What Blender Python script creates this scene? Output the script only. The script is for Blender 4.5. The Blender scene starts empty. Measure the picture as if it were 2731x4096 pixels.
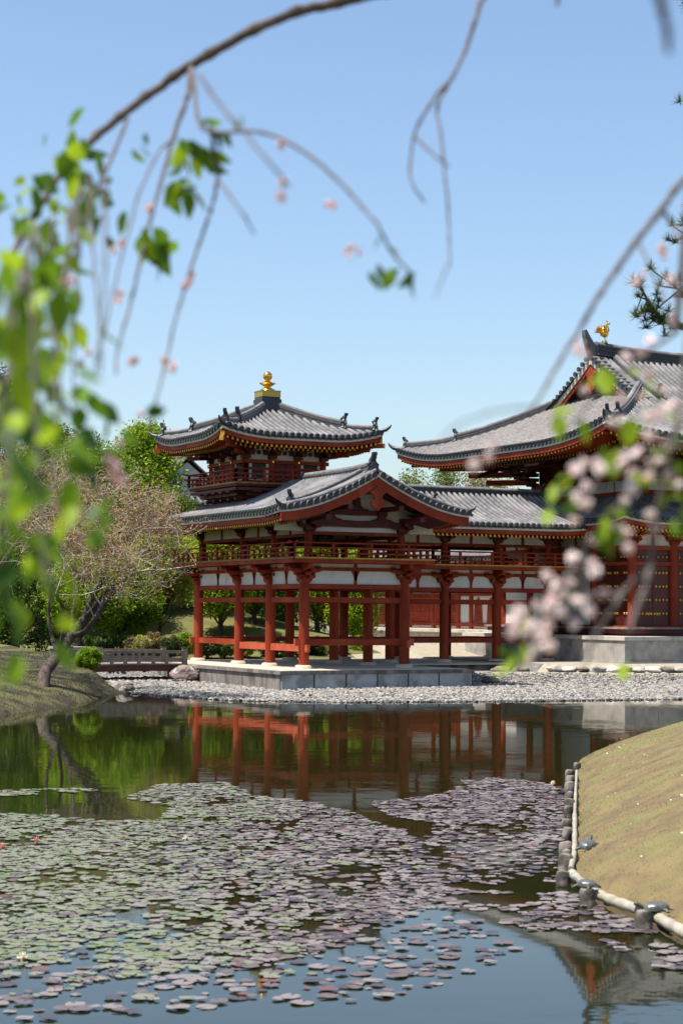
import bpy, math, random
import numpy as np
from math import sin, cos, pi, sqrt, atan2, radians, exp
from mathutils import Vector, Matrix
random.seed(7); RNG = np.random.default_rng(11)
sc = bpy.context.scene
COL = sc.collection

# ------------------------------------------------------------------ camera
F, CX, CY, CZ, YAW, PIT, ROL = 7400.0, -26.744, -55.478, 1.8558, -0.4690, 0.05243, 0.00647
cam_d = bpy.data.cameras.new('camera'); cam = bpy.data.objects.new('camera', cam_d); COL.objects.link(cam)
sc.camera = cam
cam_d.sensor_fit = 'HORIZONTAL'; cam_d.sensor_width = 24.0; cam_d.lens = F / 2731.0 * 24.0
cam_d.clip_start = 0.1; cam_d.clip_end = 5000
_fw = Vector((-sin(YAW) * cos(PIT), cos(YAW) * cos(PIT), sin(PIT)))
_rt = Vector((cos(YAW), sin(YAW), 0)); _up = _rt.cross(_fw)
_r2 = _rt * cos(ROL) + _up * sin(ROL); _u2 = _up * cos(ROL) - _rt * sin(ROL)
cam.matrix_world = Matrix(((_r2.x, _u2.x, -_fw.x, CX), (_r2.y, _u2.y, -_fw.y, CY), (_r2.z, _u2.z, -_fw.z, CZ), (0, 0, 0, 1)))
cam_d.dof.use_dof = True; cam_d.dof.focus_distance = 58.0; cam_d.dof.aperture_fstop = 3.6
cam_d.dof.aperture_blades = 9

# ------------------------------------------------------------------ sky and sun
SUN = Vector((-0.42, 0.055, 1.0)).normalized()
w = bpy.data.worlds.new('World'); sc.world = w; w.use_nodes = True
nt = w.node_tree; nt.nodes.clear()
sky = nt.nodes.new('ShaderNodeTexSky'); sky.sky_type = 'NISHITA'; sky.sun_disc = False
sky.sun_elevation = math.asin(SUN.z); sky.sun_rotation = atan2(SUN.x, SUN.y)
sky.altitude = 50; sky.air_density = 1.1; sky.dust_density = 1.3; sky.ozone_density = 3.2
bg = nt.nodes.new('ShaderNodeBackground'); bg.inputs['Strength'].default_value = 0.104
wo = nt.nodes.new('ShaderNodeOutputWorld')
nt.links.new(sky.outputs[0], bg.inputs['Color']); nt.links.new(bg.outputs[0], wo.inputs[0])
sd = bpy.data.lights.new('sun', 'SUN'); sd.energy = 5.0; sd.angle = radians(0.53); sd.color = (1.0, 0.955, 0.89)
so = bpy.data.objects.new('sun', sd); COL.objects.link(so)
so.rotation_mode = 'QUATERNION'; so.rotation_quaternion = SUN.to_track_quat('Z', 'Y')
sc.view_settings.view_transform = 'Standard'; sc.view_settings.look = 'None'
sc.view_settings.exposure = 0.85; sc.view_settings.gamma = 1.0
sc.cycles.use_denoising = True
sc.cycles.max_bounces = 8; sc.cycles.transparent_max_bounces = 6
sc.cycles.caustics_reflective = False; sc.cycles.caustics_refractive = False

def at(u, v, X=None, Y=None, Z=None, dist=None):
    """a point of the place seen at photo pixel u, v on the given plane or at a distance"""
    r = _fw + _r2 * ((u - 1365.5) / F) - _u2 * ((v - 2048) / F)
    o = Vector((CX, CY, CZ))
    if dist is not None: return o + r.normalized() * dist
    if X is not None: t = (X - CX) / r.x
    elif Y is not None: t = (Y - CY) / r.y
    else: t = (Z - CZ) / r.z
    return o + r * t
def pix(P):
    """photo pixels of an array of points"""
    P = np.asarray(P, float) - np.array([CX, CY, CZ])
    d = P @ np.array(_fw); return 1365.5 + F * (P @ np.array(_r2)) / d, 2048 - F * (P @ np.array(_u2)) / d

# ------------------------------------------------------------------ materials
def newmat(name):
    m = bpy.data.materials.new(name); m.use_nodes = True
    n = m.node_tree.nodes; l = m.node_tree.links
    return m, n, l, n['Principled BSDF'], n['Material Output']
def mat(name, c1, c2=None, rough=0.6, scale=3.0, metal=0.0, bump=0.0, bscale=30.0, stretch=(1, 1, 1), spec=0.4, detail=5, lo=0.35, hi=0.65, trans=0.0, c3=None, sc3=0.7, lo3=.5, hi3=.62, roughv=0.0):
    m, n, l, b, o = newmat(name)
    b.inputs['Roughness'].default_value = rough; b.inputs['Metallic'].default_value = metal
    b.inputs['Specular IOR Level'].default_value = spec
    tc = n.new('ShaderNodeTexCoord'); mp = n.new('ShaderNodeMapping'); mp.inputs['Scale'].default_value = stretch
    l.new(tc.outputs['Object'], mp.inputs['Vector'])
    nz = n.new('ShaderNodeTexNoise'); nz.inputs['Scale'].default_value = scale; nz.inputs['Detail'].default_value = detail
    l.new(mp.outputs[0], nz.inputs['Vector'])
    cr = n.new('ShaderNodeValToRGB'); cr.color_ramp.elements[0].position = lo; cr.color_ramp.elements[1].position = hi
    cr.color_ramp.elements[0].color = (*c1, 1); cr.color_ramp.elements[1].color = (*(c2 or c1), 1)
    l.new(nz.outputs[0], cr.inputs[0]); out = cr.outputs[0]
    if c3:
        n3 = n.new('ShaderNodeTexNoise'); n3.inputs['Scale'].default_value = sc3; n3.inputs['Detail'].default_value = 6
        l.new(mp.outputs[0], n3.inputs['Vector'])
        r3 = n.new('ShaderNodeValToRGB'); r3.color_ramp.elements[0].position = lo3; r3.color_ramp.elements[1].position = hi3
        l.new(n3.outputs[0], r3.inputs[0])
        mx = n.new('ShaderNodeMixRGB'); mx.inputs[2].default_value = (*c3, 1); l.new(r3.outputs[0], mx.inputs[0]); l.new(out, mx.inputs[1]); out = mx.outputs[0]
    l.new(out, b.inputs['Base Color'])
    if roughv:
        mr = n.new('ShaderNodeMapRange'); mr.inputs[3].default_value = rough - roughv; mr.inputs[4].default_value = rough + roughv
        l.new(nz.outputs[0], mr.inputs[0]); l.new(mr.outputs[0], b.inputs['Roughness'])
    if bump:
        nb = n.new('ShaderNodeTexNoise'); nb.inputs['Scale'].default_value = bscale; nb.inputs['Detail'].default_value = 4
        l.new(mp.outputs[0], nb.inputs['Vector'])
        bp = n.new('ShaderNodeBump'); bp.inputs['Strength'].default_value = bump; bp.inputs['Distance'].default_value = 0.02
        l.new(nb.outputs[0], bp.inputs['Height']); l.new(bp.outputs[0], b.inputs['Normal'])
    if trans:
        t = n.new('ShaderNodeBsdfTranslucent'); l.new(out, t.inputs[0])
        ms = n.new('ShaderNodeMixShader'); ms.inputs[0].default_value = trans
        l.new(b.outputs[0], ms.inputs[1]); l.new(t.outputs[0], ms.inputs[2]); l.new(ms.outputs[0], o.inputs[0])
    return m

RED = mat('weathered vermilion paint', (.25, .034, .0105), (.17, .021, .008), .62, 2.2, bump=.15, bscale=14, spec=.18, c3=(.30, .046, .016), sc3=1.1, stretch=(1, 1, .35))
REDL = mat('sunlit vermilion paint', (.46, .085, .035), (.34, .05, .022), .5, 5, bump=.1)  # brighter copy of the vermilion, sunlight put into the colour
REDD = mat('shaded vermilion timber', (.095, .011, .007), (.06, .008, .006), .6, 2.5, bump=.15, bscale=20)  # darker copy of the vermilion, shade under eaves and balconies put into the colour
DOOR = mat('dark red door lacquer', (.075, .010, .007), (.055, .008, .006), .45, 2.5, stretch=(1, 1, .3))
GOLD = mat('gilt metal', (.85, .50, .10), (.75, .42, .07), .22, 4, metal=1.0)
GOLDB = mat('gilt box', (.50, .36, .10), (.42, .30, .08), .42, 8, metal=.75, bump=.1)
YEL = mat('gilt end cap', (.62, .36, .045), (.50, .27, .03), .4, 6, metal=.45)
YELE = mat('ochre edge board', (.30, .15, .03), (.20, .085, .02), .5, 6)
PLAS = mat('white plaster', (.62, .61, .58), (.55, .54, .50), .85, 1.3, c3=(.47, .45, .39), sc3=2.2, lo3=.55, hi3=.75)
WSTR = mat('pale eave strip', (.58, .60, .53), (.48, .50, .44), .7, 3)
TILE = mat('roof tile row', (.175, .168, .168), (.11, .105, .105), .75, 6, bump=.3, bscale=9, c3=(.215, .205, .20), sc3=1.1, stretch=(1, 1, 1), roughv=.06, spec=.15)
TILEP = mat('shaded roof pan tile', (.038, .035, .034), (.025, .024, .024), .7, 5, bump=.3, bscale=9)  # darkened so the shade between the tile rows is in the colour
TILEO = mat('mottled old roof tile', (.25, .235, .225), (.12, .112, .108), .75, 9, bump=.4, bscale=12, c3=(.22, .185, .16), sc3=2.5, spec=.15)
TILEQ = mat('mottled old pan tile', (.13, .12, .115), (.06, .055, .052), .7, 9, bump=.4, bscale=12)
TILED = mat('dark tile end', (.050, .052, .058), (.032, .034, .038), .38, 8, bump=.2)
RIDGE = mat('stacked ridge tile', (.12, .115, .115), (.075, .072, .073), .5, 5, bump=.2)
RIDGD = mat('dark ridge tile', (.04, .042, .047), (.028, .03, .034), .45, 5, bump=.2)
GREEN = mat('green lattice', (.012, .06, .045), (.01, .045, .035), .6, 5)
STONE = mat('granite slab', (.36, .34, .30), (.27, .25, .225), .85, 3, bump=.35, bscale=18, c3=(.17, .15, .13), sc3=1.6, lo3=.52, hi3=.72)
STONL = mat('pale granite', (.52, .47, .40), (.42, .38, .32), .85, 3, bump=.3, bscale=20, c3=(.33, .29, .25), sc3=3, lo3=.55, hi3=.7)
STONB = mat('platform wall stone', (.40, .41, .40), (.30, .31, .31), .85, 2.2, bump=.3, bscale=14, c3=(.22, .22, .21), sc3=1.8)
STOND = mat('weathered platform stone', (.235, .20, .175), (.15, .13, .115), .9, 4, bump=.4, bscale=14, c3=(.09, .08, .07), sc3=2.0, stretch=(1, 1, .4))
SANDF = mat('pale platform floor', (.50, .43, .32), (.42, .36, .27), .9, 3, bump=.1, bscale=40)
WOODG = mat('grey weathered wood', (.24, .20, .17), (.15, .125, .105), .8, 6, bump=.4, bscale=25, stretch=(1, 1, .5))
WOODP = mat('pale bamboo rail', (.36, .325, .25), (.23, .205, .155), .6, 7, bump=.2, bscale=25)
ROCK = mat('dark garden rock', (.25, .18, .14), (.10, .085, .075), .9, 5, bump=.7, bscale=8, c3=(.55, .5, .45), sc3=2.2, lo3=.58, hi3=.66)
PEB = [mat('pebble %s' % n, c, tuple(x * .72 for x in c), .75, 25) for n, c in
       (('white', (.34, .31, .265)), ('grey', (.19, .185, .175)), ('tan', (.23, .19, .15)), ('dark', (.08, .078, .074)))]
BARK = mat('bark', (.105, .078, .060), (.045, .034, .027), .95, 8, bump=.6, bscale=20, stretch=(1, 1, .4))
BARKL = mat('pale twig bark', (.42, .35, .29), (.28, .22, .18), .9, 8, bump=.3)
TURT = mat('turtle shell', (.10, .105, .09), (.05, .052, .045), .28, 14, bump=.4, bscale=30, spec=.6)
TURS = mat('turtle skin', (.09, .09, .06), (.05, .05, .035), .5, 14)
def leafm(name, c, k=.8, t=.45): return mat(name, c, tuple(x * k for x in c), .5, 1.2, trans=t, spec=.25)
LIME = [leafm('lime maple leaf', (.30, .44, .015), t=.5), leafm('yellow green leaf', (.42, .50, .02), t=.5), leafm('mid green leaf', (.15, .27, .015), t=.5)]
MIDG = [leafm('fresh green leaf', (.14, .25, .018)), leafm('olive leaf', (.20, .24, .035)), leafm('deep green leaf', (.065, .13, .015))]
DARKG = [leafm('dark evergreen leaf', (.03, .065, .014), t=.25), leafm('evergreen leaf', (.05, .09, .018), t=.25), leafm('shadowed olive leaf', (.07, .085, .02), t=.25)]
BUD = [leafm('rust bud', (.38, .20, .10), t=.35), leafm('straw bud', (.46, .36, .20), t=.35), leafm('olive bud', (.30, .30, .08), t=.4)]
PINEM = [leafm('pine needle', (.045, .085, .02), t=.1), leafm('light pine needle', (.085, .13, .03), t=.1)]

# ------------------------------------------------------------------ mesh helpers
class MB:
    def __init__(s): s.v = []; s.f = []; s.m = []; s.sm = []
    def add(s, vs, fs, mi=0, smooth=False):
        n = len(s.v); s.v.extend([tuple(p) for p in vs])
        for f in fs: s.f.append(tuple(i + n for i in f)); s.m.append(mi); s.sm.append(smooth)
    def box(s, x0, x1, y0, y1, z0, z1, mi=0):
        s.add([(x0, y0, z0), (x1, y0, z0), (x1, y1, z0), (x0, y1, z0), (x0, y0, z1), (x1, y0, z1), (x1, y1, z1), (x0, y1, z1)],
              [(0, 3, 2, 1), (4, 5, 6, 7), (0, 1, 5, 4), (1, 2, 6, 5), (2, 3, 7, 6), (3, 0, 4, 7)], mi)
    def obox(s, c, ax, ay, az, mi=0):
        c = Vector(c); ax = Vector(tuple(ax) + (0,) * (3 - len(ax))); ay = Vector(tuple(ay) + (0,) * (3 - len(ay))); az = Vector(az)
        s.add([c + ax * i + ay * j + az * k for k in (-1, 1) for i, j in ((-1, -1), (1, -1), (1, 1), (-1, 1))],
              [(0, 3, 2, 1), (4, 5, 6, 7), (0, 1, 5, 4), (1, 2, 6, 5), (2, 3, 7, 6), (3, 0, 4, 7)], mi)
    def tube(s, pts, r, n=8, mi=0, caps=True, half=False, up=(0, 0, 1), squash=1.0):
        pts = [Vector(p) for p in pts]; k = len(pts); rr = r if isinstance(r, (list, tuple)) else [r] * k
        up = Vector(up); rings = []
        a = 0 if half else 0
        m = n + 1 if half else n
        for i, p in enumerate(pts):
            d = (pts[min(i + 1, k - 1)] - pts[max(i - 1, 0)])
            d = d.normalized() if d.length > 1e-9 else Vector((0, 0, 1))
            u = up if abs(d.dot(up)) < .95 else Vector((1, .01, 0))
            x = d.cross(u).normalized(); y = x.cross(d)
            ring = []
            for j in range(m):
                th = (pi * j / n) if half else (2 * pi * j / n)
                ring.append(p + x * (cos(th) * rr[i]) + y * (sin(th) * rr[i] * squash))
            rings.append(ring)
        vs = [q for R in rings for q in R]; fs = []
        for i in range(k - 1):
            for j in range(n):
                j2 = j + 1 if half else (j + 1) % n
                fs.append((i * m + j, i * m + j2, (i + 1) * m + j2, (i + 1) * m + j))
        s.add(vs, fs, mi, True)
        if caps:
            s.add(rings[0], [tuple(range(m))], mi); s.add(rings[-1], [tuple(range(m))[::-1]], mi)
    def cyl(s, c, r, z0, z1, n=20, mi=0, r2=None):
        r2 = r if r2 is None else r2
        s.tube([(c[0], c[1], z0), (c[0], c[1], z1)], [r, r2], n, mi)
    def lathe(s, c, prof, n=24, mi=0):
        vs = []; fs = []
        for (r, z) in prof:
            for j in range(n): vs.append((c[0] + r * cos(2 * pi * j / n), c[1] + r * sin(2 * pi * j / n), c[2] + z))
        for i in range(len(prof) - 1):
            for j in range(n): fs.append((i * n + j, i * n + (j + 1) % n, (i + 1) * n + (j + 1) % n, (i + 1) * n + j))
        s.add(vs, fs, mi, True)
    def prism(s, poly, c, ax, ay, th, mi=0):
        """extrude the 2D polygon (along ax, ay from c) by th along ax x ay"""
        c = Vector(c); ax = Vector(ax); ay = Vector(ay); nrm = ax.cross(ay).normalized() * th
        a = [c + ax * p[0] + ay * p[1] for p in poly]; b = [p + nrm for p in a]; n = len(a)
        s.add(a + b, [tuple(range(n))[::-1], tuple(range(n, 2 * n))] + [(i, (i + 1) % n, n + (i + 1) % n, n + i) for i in range(n)], mi)
    def grid(s, rows, mi=0, smooth=True, flip=False):
        n = len(rows[0]); vs = [p for R in rows for p in R]; fs = []
        for i in range(len(rows) - 1):
            for j in range(n - 1):
                q = (i * n + j, i * n + j + 1, (i + 1) * n + j + 1, (i + 1) * n + j)
                fs.append(q[::-1] if flip else q)
        s.add(vs, fs, mi, smooth)
    def sweep(s, pts, side, w, h, mi=0, dz=0.0):
        """a board of width w (along side) and height h following pts, its bottom dz above them"""
        side = Vector(tuple(side) + (0,) * (3 - len(side))); rows = []
        for p in pts:
            p = Vector(p) + Vector((0, 0, dz))
            rows.append([p - side * w / 2, p + side * w / 2, p + side * w / 2 + Vector((0, 0, h)), p - side * w / 2 + Vector((0, 0, h))])
        n = len(rows); vs = [q for R in rows for q in R]; fs = []
        for i in range(n - 1):
            for j in range(4): fs.append((i * 4 + j, i * 4 + (j + 1) % 4, (i + 1) * 4 + (j + 1) % 4, (i + 1) * 4 + j))
        fs += [(0, 1, 2, 3), tuple(4 * (n - 1) + q for q in (3, 2, 1, 0))]
        s.add(vs, fs, mi)
    def build(s, name, mats, parent=None, smooth=None, **k):
        me = bpy.data.meshes.new(name); me.from_pydata(s.v, [], s.f)
        if not isinstance(mats, (list, tuple)): mats = [mats]
        for m in mats: me.materials.append(m)
        me.polygons.foreach_set('material_index', s.m); me.polygons.foreach_set('use_smooth', s.sm)
        me.update()
        o = bpy.data.objects.new(name, me); COL.objects.link(o)
        if parent: o.parent = parent
        if k: tag(o, **k)
        return o
def tag(o, label=None, cat=None, group=None, kind=None):
    if label: o['label'] = label
    if cat: o['category'] = cat
    if group: o['group'] = group
    if kind: o['kind'] = kind
    return o
def thing(name, label, cat, loc=(0, 0, 0), group=None):
    o = bpy.data.objects.new(name, None); COL.objects.link(o); o.empty_display_size = .3
    return tag(o, label, cat, group)
def npmesh(name, V, Fc, mats, mi=None, smooth=False, parent=None):
    """fast mesh from arrays; Fc (n,k)"""
    me = bpy.data.meshes.new(name); V = np.ascontiguousarray(V, np.float32); n, k = Fc.shape
    me.vertices.add(len(V)); me.vertices.foreach_set('co', V.ravel())
    me.loops.add(n * k); me.loops.foreach_set('vertex_index', np.ascontiguousarray(Fc, np.int32).ravel())
    me.polygons.add(n); me.polygons.foreach_set('loop_start', np.arange(0, n * k, k, dtype=np.int32))
    me.polygons.foreach_set('loop_total', np.full(n, k, np.int32))
    if mi is not None: me.polygons.foreach_set('material_index', np.ascontiguousarray(mi, np.int32))
    me.polygons.foreach_set('use_smooth', np.full(n, smooth))
    for m in (mats if isinstance(mats, (list, tuple)) else [mats]): me.materials.append(m)
    me.update(calc_edges=True); me.validate()
    o = bpy.data.objects.new(name, me); COL.objects.link(o)
    if parent: o.parent = parent
    return o
def rotmats(n, tilt=pi, rng=RNG):
    """random rotations whose up axis is tilted by at most tilt"""
    a = rng.uniform(0, 2 * pi, n); b = rng.uniform(0, tilt, n); c = rng.uniform(0, 2 * pi, n)
    z = np.zeros(n); o = np.ones(n)
    Rz = np.stack([np.stack([np.cos(a), -np.sin(a), z], 1), np.stack([np.sin(a), np.cos(a), z], 1), np.stack([z, z, o], 1)], 1)
    Rx = np.stack([np.stack([o, z, z], 1), np.stack([z, np.cos(b), -np.sin(b)], 1), np.stack([z, np.sin(b), np.cos(b)], 1)], 1)
    Rc = np.stack([np.stack([np.cos(c), -np.sin(c), z], 1), np.stack([np.sin(c), np.cos(c), z], 1), np.stack([z, z, o], 1)], 1)
    return Rc @ Rx @ Rz
def scatter(bv, bf, R, P, S):
    """instances of base verts bv / faces bf: rotations R, positions P, scales S (n,) or (n,3)"""
    bv = np.asarray(bv, float); bf = np.asarray(bf)
    S = np.asarray(S, float); S = S[:, None, None] if S.ndim == 1 else S[:, None, :]
    V = np.einsum('nij,nkj->nki', R, bv[None] * S) + P[:, None, :]
    Fc = bf[None] + (np.arange(len(P)) * len(bv))[:, None, None]
    return V.reshape(-1, 3), Fc.reshape(-1, bf.shape[1])
# ------------------------------------------------------------------ terrain, pond
WZ = -0.82
RBANK = [(2316, 3046), (2308, 3090), (2304, 3160), (2300, 3260), (2300, 3350), (2288, 3430), (2276, 3500), (2345, 3572), (2480, 3642), (2600, 3690), (2731, 3760), (2900, 3860)]
POND = np.array([(-6.6, -.9), (-5.9, -4.2), (-5.3, -6.3), (-2.76, -8.2), (1.9, -9.3), (7.6, -10.0), (18, -13), (45, -22), (62, -30), (30, -22.5), (8, -23.5), (-1.5, -25.0), (-5.2, -26.0)]
    + [tuple(at(a, b, Z=-.82)[:2]) for a, b in RBANK]
    + [(-19.3, -47.5), (-24, -51.5), (-33, -51.5), (-52, -46), (-60, -40), (-40, -29), (-22, -18.5), (-13.9, -11.5), (-10.9, -7.7), (-8.6, -4.2), (-7.1, -1.4)])
def sdist(x, y, poly=POND):
    """signed distance to the pond edge, positive on land"""
    d = np.full(x.shape, 1e9); ins = np.zeros(x.shape, bool); n = len(poly)
    for i in range(n):
        a = poly[i]; b = poly[(i + 1) % n]; e = b - a
        t = np.clip(((x - a[0]) * e[0] + (y - a[1]) * e[1]) / (e @ e), 0, 1)
        d = np.minimum(d, np.hypot(x - a[0] - t * e[0], y - a[1] - t * e[1]))
        c = ((a[1] <= y) & (b[1] > y)) | ((b[1] <= y) & (a[1] > y))
        with np.errstate(divide='ignore', invalid='ignore'):
            xi = a[0] + (y - a[1]) / (b[1] - a[1]) * e[0]
        ins ^= c & (x < xi)
    return np.where(ins, -d, d)
def sst(a, b, x): t = np.clip((x - a) / (b - a), 0, 1); return t * t * (3 - 2 * t)
def wav(x, y, s, seed): 
    return (np.sin(x * s + seed) * np.cos(y * s * 1.3 - seed * 2) + .5 * np.sin(x * s * 2.3 - y * s * 1.7 + seed * 3) + .3 * np.cos(y * s * 3.9 + x * s * 3.1)) / 1.8
def height(x, y):
    x = np.asarray(x, float); y = np.asarray(y, float)
    s = sdist(x, y)
    rb = (y < -20) & (x > -19.5)                      # right bank
    xb = -6.45 + .17 * np.clip(y + 1, 0, 7)
    lb = (x < xb) & (y > -45) & ~rb   # left bank
    cb = (y < -44) & ~rb
    L = (y - 1.2) + .507 * (x - 11.05)
    z = -.82 + .012 * np.clip(s, 0, 9)
    z = z + .32 * sst(-3.4, -.4, L) * (x > 5) + .30 * sst(-.10, .10, L) * (x > 10.5) * (y < 14)
    z = np.where(y > 9, np.maximum(z, -.45), z)
    z = np.where(y > 10.5, np.maximum(z, -.40) , z)
    z = z + .30 * sst(10.5, 14, y)
    # hill behind on the left
    hl = sst(15, 40, y + .55 * x * (x < 20) - .35 * (x - 10) * (x > 10)) * sst(17, 5, x + .15 * (y - 20))
    z = z + hl * 4.2 + .2 * hl * wav(x, y, .33, 1.0)
    zr = -.775 + .30 * (1 - np.exp(-np.clip(s, 0, 12) / 1.1)) + .27 * np.clip(s, 0, 12) + .03 * wav(x, y, 1.1, 2.)
    zl = -.86 + .92 * (1 - np.exp(-np.clip(s, 0, 20) / 1.7)) + .05 * wav(x, y, 1.7, 4.) + .035 * np.clip(s - 4, 0, 20) + hl * 3.0
    zc = -.5 + .1 * np.clip(s, 0, 8)
    k = sst(0, .9, xb - x)
    z = np.where(lb, z * (1 - k) + zl * k, z); z = np.where(rb, zr, z); z = np.where(cb, zc, z)
    bed = -.82 + np.clip(s * 1.2, -1.2, 0) - .02
    return np.where(s < 0, np.where(rb | cb, np.minimum(bed, -1.0), bed), z)
def h1(x, y): return float(height(np.array([x]), np.array([y]))[0])

def axis(lo, hi, st, far):
    a = list(np.arange(lo, hi + 1e-6, st)); g = st; l = a[0]; h = a[-1]; L = []; Hh = []
    while l > -far: g *= 1.35; l -= g; L.append(l)
    g = st
    while h < far: g *= 1.35; h += g; Hh.append(h)
    return np.array(L[::-1] + a + Hh)
gx = axis(-30, 30, .3, 1500); gy = axis(-56, 36, .3, 1500)
GX, GY = np.meshgrid(gx, gy, indexing='ij')
GZ = height(GX, GY); nx, ny = GX.shape
GS = sdist(GX, GY)
V = np.stack([GX, GY, GZ], -1).reshape(-1, 3)
ii, jj = np.meshgrid(np.arange(nx - 1), np.arange(ny - 1), indexing='ij')
Fq = np.stack([ii * ny + jj, (ii + 1) * ny + jj, (ii + 1) * ny + jj + 1, ii * ny + jj + 1], -1).reshape(-1, 4)
cx = (gx[ii] + gx[ii + 1]) / 2; cy = (gy[jj] + gy[jj + 1]) / 2; cs = GS[ii, jj]
LAWN = mat('dry lawn', (.165, .122, .050), (.115, .080, .038), .95, 2.6, bump=.5, bscale=70, c3=(.140, .135, .042), sc3=.9, lo3=.48, hi3=.70, lo=.38, hi=.62)
MOSS = mat('mossy bank', (.048, .036, .017), (.021, .016, .009), .95, 1.6, bump=.6, bscale=24, c3=(.085, .080, .026), sc3=1.4, stretch=(1, 1, 1), lo3=.45, hi3=.6)
HILLG = mat('hill grass', (.13, .115, .030), (.075, .075, .02), .95, 1.2, bump=.5, bscale=30, c3=(.10, .125, .03), sc3=.5)
GRAVG = mat('gravel ground', (.20, .19, .17), (.08, .078, .072), .9, 16, bump=1.0, bscale=22, detail=3, lo=.42, hi=.58)
SAND = mat('raked pale sand', (.33, .285, .21), (.25, .215, .155), .95, 5, bump=.3, bscale=60)
BED = mat('pond bed mud', (.05, .045, .02), (.03, .028, .012), .9, 2)
mi = np.full(cx.shape, 2)
mi[cs < 0] = 5
CL = (cy - 1.2) + .507 * (cx - 11.05)
beach = (cs >= 0) & (cx > -8.5) & (cy > -16) & (cy < 3.6) | ((cs >= 0) & (cy <= 3.6) & (CL < 0) & (cy > -24) & (cx > -6)); mi[beach] = 3
mi[(cx < -6.45 + .17 * np.clip(cy + 1, 0, 7)) & (cs >= 0) & (cy > -45)] = 1
mi[(cx > -6.4 + .17 * np.clip(cy + 1, 0, 7)) & (cx < -1) & (cy > 1) & (cy < 10.8) & (cs >= 0)] = 3
mi[(cy < -20) & (cx > -19.5) & (cs >= -.4)] = 0
mi[(cy <= -44) & (cs >= 0)] = 0
mi[(cy >= 10.2) & (cy < 13) & (cx > .5)] = 4
mi[(CL > -1.1) & (CL < 0) & (cx > 6.2) & (cy < 3.6)] = 4; mi[(CL >= 0) & (cx > 10.5) & (cy < 10.4)] = 4
mi[(cy >= 10.4) & (cy < 40) & (cx > 10 + .25 * (cy - 14))] = 4
mi[(cy > 12.4) & (cx < 8.5)] = 2
g = npmesh('ground', V, Fq, [LAWN, MOSS, HILLG, GRAVG, SAND, BED], mi.reshape(-1), True); tag(g, 'dry lawn banks, pale gravel shore and sand around the pond', kind='structure')

# water
m, n, l, b, o = newmat('pond water')
b.inputs['Base Color'].default_value = (.013, .015, .004, 1); b.inputs['Roughness'].default_value = .03
b.inputs['IOR'].default_value = 1.45; b.inputs['Specular IOR Level'].default_value = .5
tc = n.new('ShaderNodeTexCoord'); mp = n.new('ShaderNodeMapping'); mp.inputs['Rotation'].default_value = (0, 0, .47); mp.inputs['Scale'].default_value = (1, 1.0, 1)
l.new(tc.outputs['Object'], mp.inputs[0])
n1 = n.new('ShaderNodeTexNoise'); n1.inputs['Scale'].default_value = 2.2; n1.inputs['Detail'].default_value = 3; l.new(mp.outputs[0], n1.inputs[0])
n2 = n.new('ShaderNodeTexNoise'); n2.inputs['Scale'].default_value = .35; n2.inputs['Detail'].default_value = 2; l.new(mp.outputs[0], n2.inputs[0])
mr = n.new('ShaderNodeMapRange'); mr.inputs[1].default_value = .42; mr.inputs[2].default_value = .62; mr.inputs[3].default_value = .15; mr.inputs[4].default_value = 1.0; l.new(n2.outputs[0], mr.inputs[0])
ml = n.new('ShaderNodeMath'); ml.operation = 'MULTIPLY'; l.new(n1.outputs[0], ml.inputs[0]); l.new(mr.outputs[0], ml.inputs[1])
bp = n.new('ShaderNodeBump'); bp.inputs['Strength'].default_value = 1.0; bp.inputs['Distance'].default_value = .0032
l.new(ml.outputs[0], bp.inputs['Height']); l.new(bp.outputs[0], b.inputs['Normal'])
WATER = m
mb = MB(); mb.box(-62, 62, -54, 2, WZ - .004, WZ)
# only the sheet's top is needed
mb = MB(); mb.add([(-62, -54, WZ), (62, -54, WZ), (62, 1.5, WZ), (-62, 1.5, WZ)], [(0, 1, 2, 3)])
tag(mb.build('pond_water', WATER), 'murky green pond reflecting the hall and the sky', kind='structure')

# ------------------------------------------------------------------ pebble shore
ICO_V = []; _t = (1 + sqrt(5)) / 2
ICO_V = np.array([(-1, _t, 0), (1, _t, 0), (-1, -_t, 0), (1, -_t, 0), (0, -1, _t), (0, 1, _t), (0, -1, -_t), (0, 1, -_t), (_t, 0, -1), (_t, 0, 1), (-_t, 0, -1), (-_t, 0, 1)]) / sqrt(1 + _t * _t)
ICO_F = np.array([(0, 11, 5), (0, 5, 1), (0, 1, 7), (0, 7, 10), (0, 10, 11), (1, 5, 9), (5, 11, 4), (11, 10, 2), (10, 7, 6), (7, 1, 8), (3, 9, 4), (3, 4, 2), (3, 2, 6), (3, 6, 8), (3, 8, 9), (4, 9, 5), (2, 4, 11), (6, 2, 10), (8, 6, 7), (9, 8, 1)])
def stones(name, n, xr, yr, cond, size, label):
    x = RNG.uniform(*xr, n); y = RNG.uniform(*yr, n); k = cond(x, y); x = x[k]; y = y[k]
    z = height(x, y); S = RNG.uniform(size[0], size[1], (len(x), 1)) * RNG.uniform(.7, 1.25, (len(x), 3)) * np.array([1, 1, .62])
    V, Fc = scatter(ICO_V, ICO_F, rotmats(len(x), .5), np.stack([x, y, z + S[:, 2] * .35], 1), S)
    V += RNG.normal(0, .006, V.shape)
    kk = RNG.choice(4, len(x), p=[.46, .27, .20, .07]); kk[(sdist(x, y) < .22) & (RNG.uniform(0, 1, len(x)) < .8)] = 3; mi = np.repeat(kk, 20)
    o = npmesh(name, V, Fc, PEB, mi, False); tag(o, label, 'pebbles', kind='stuff')
def inwing(x, y): return ((x > -1.7) & (x < 5.3) & (y > -1.85)) | ((y > 3.6) & (x > -1.7))
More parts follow.
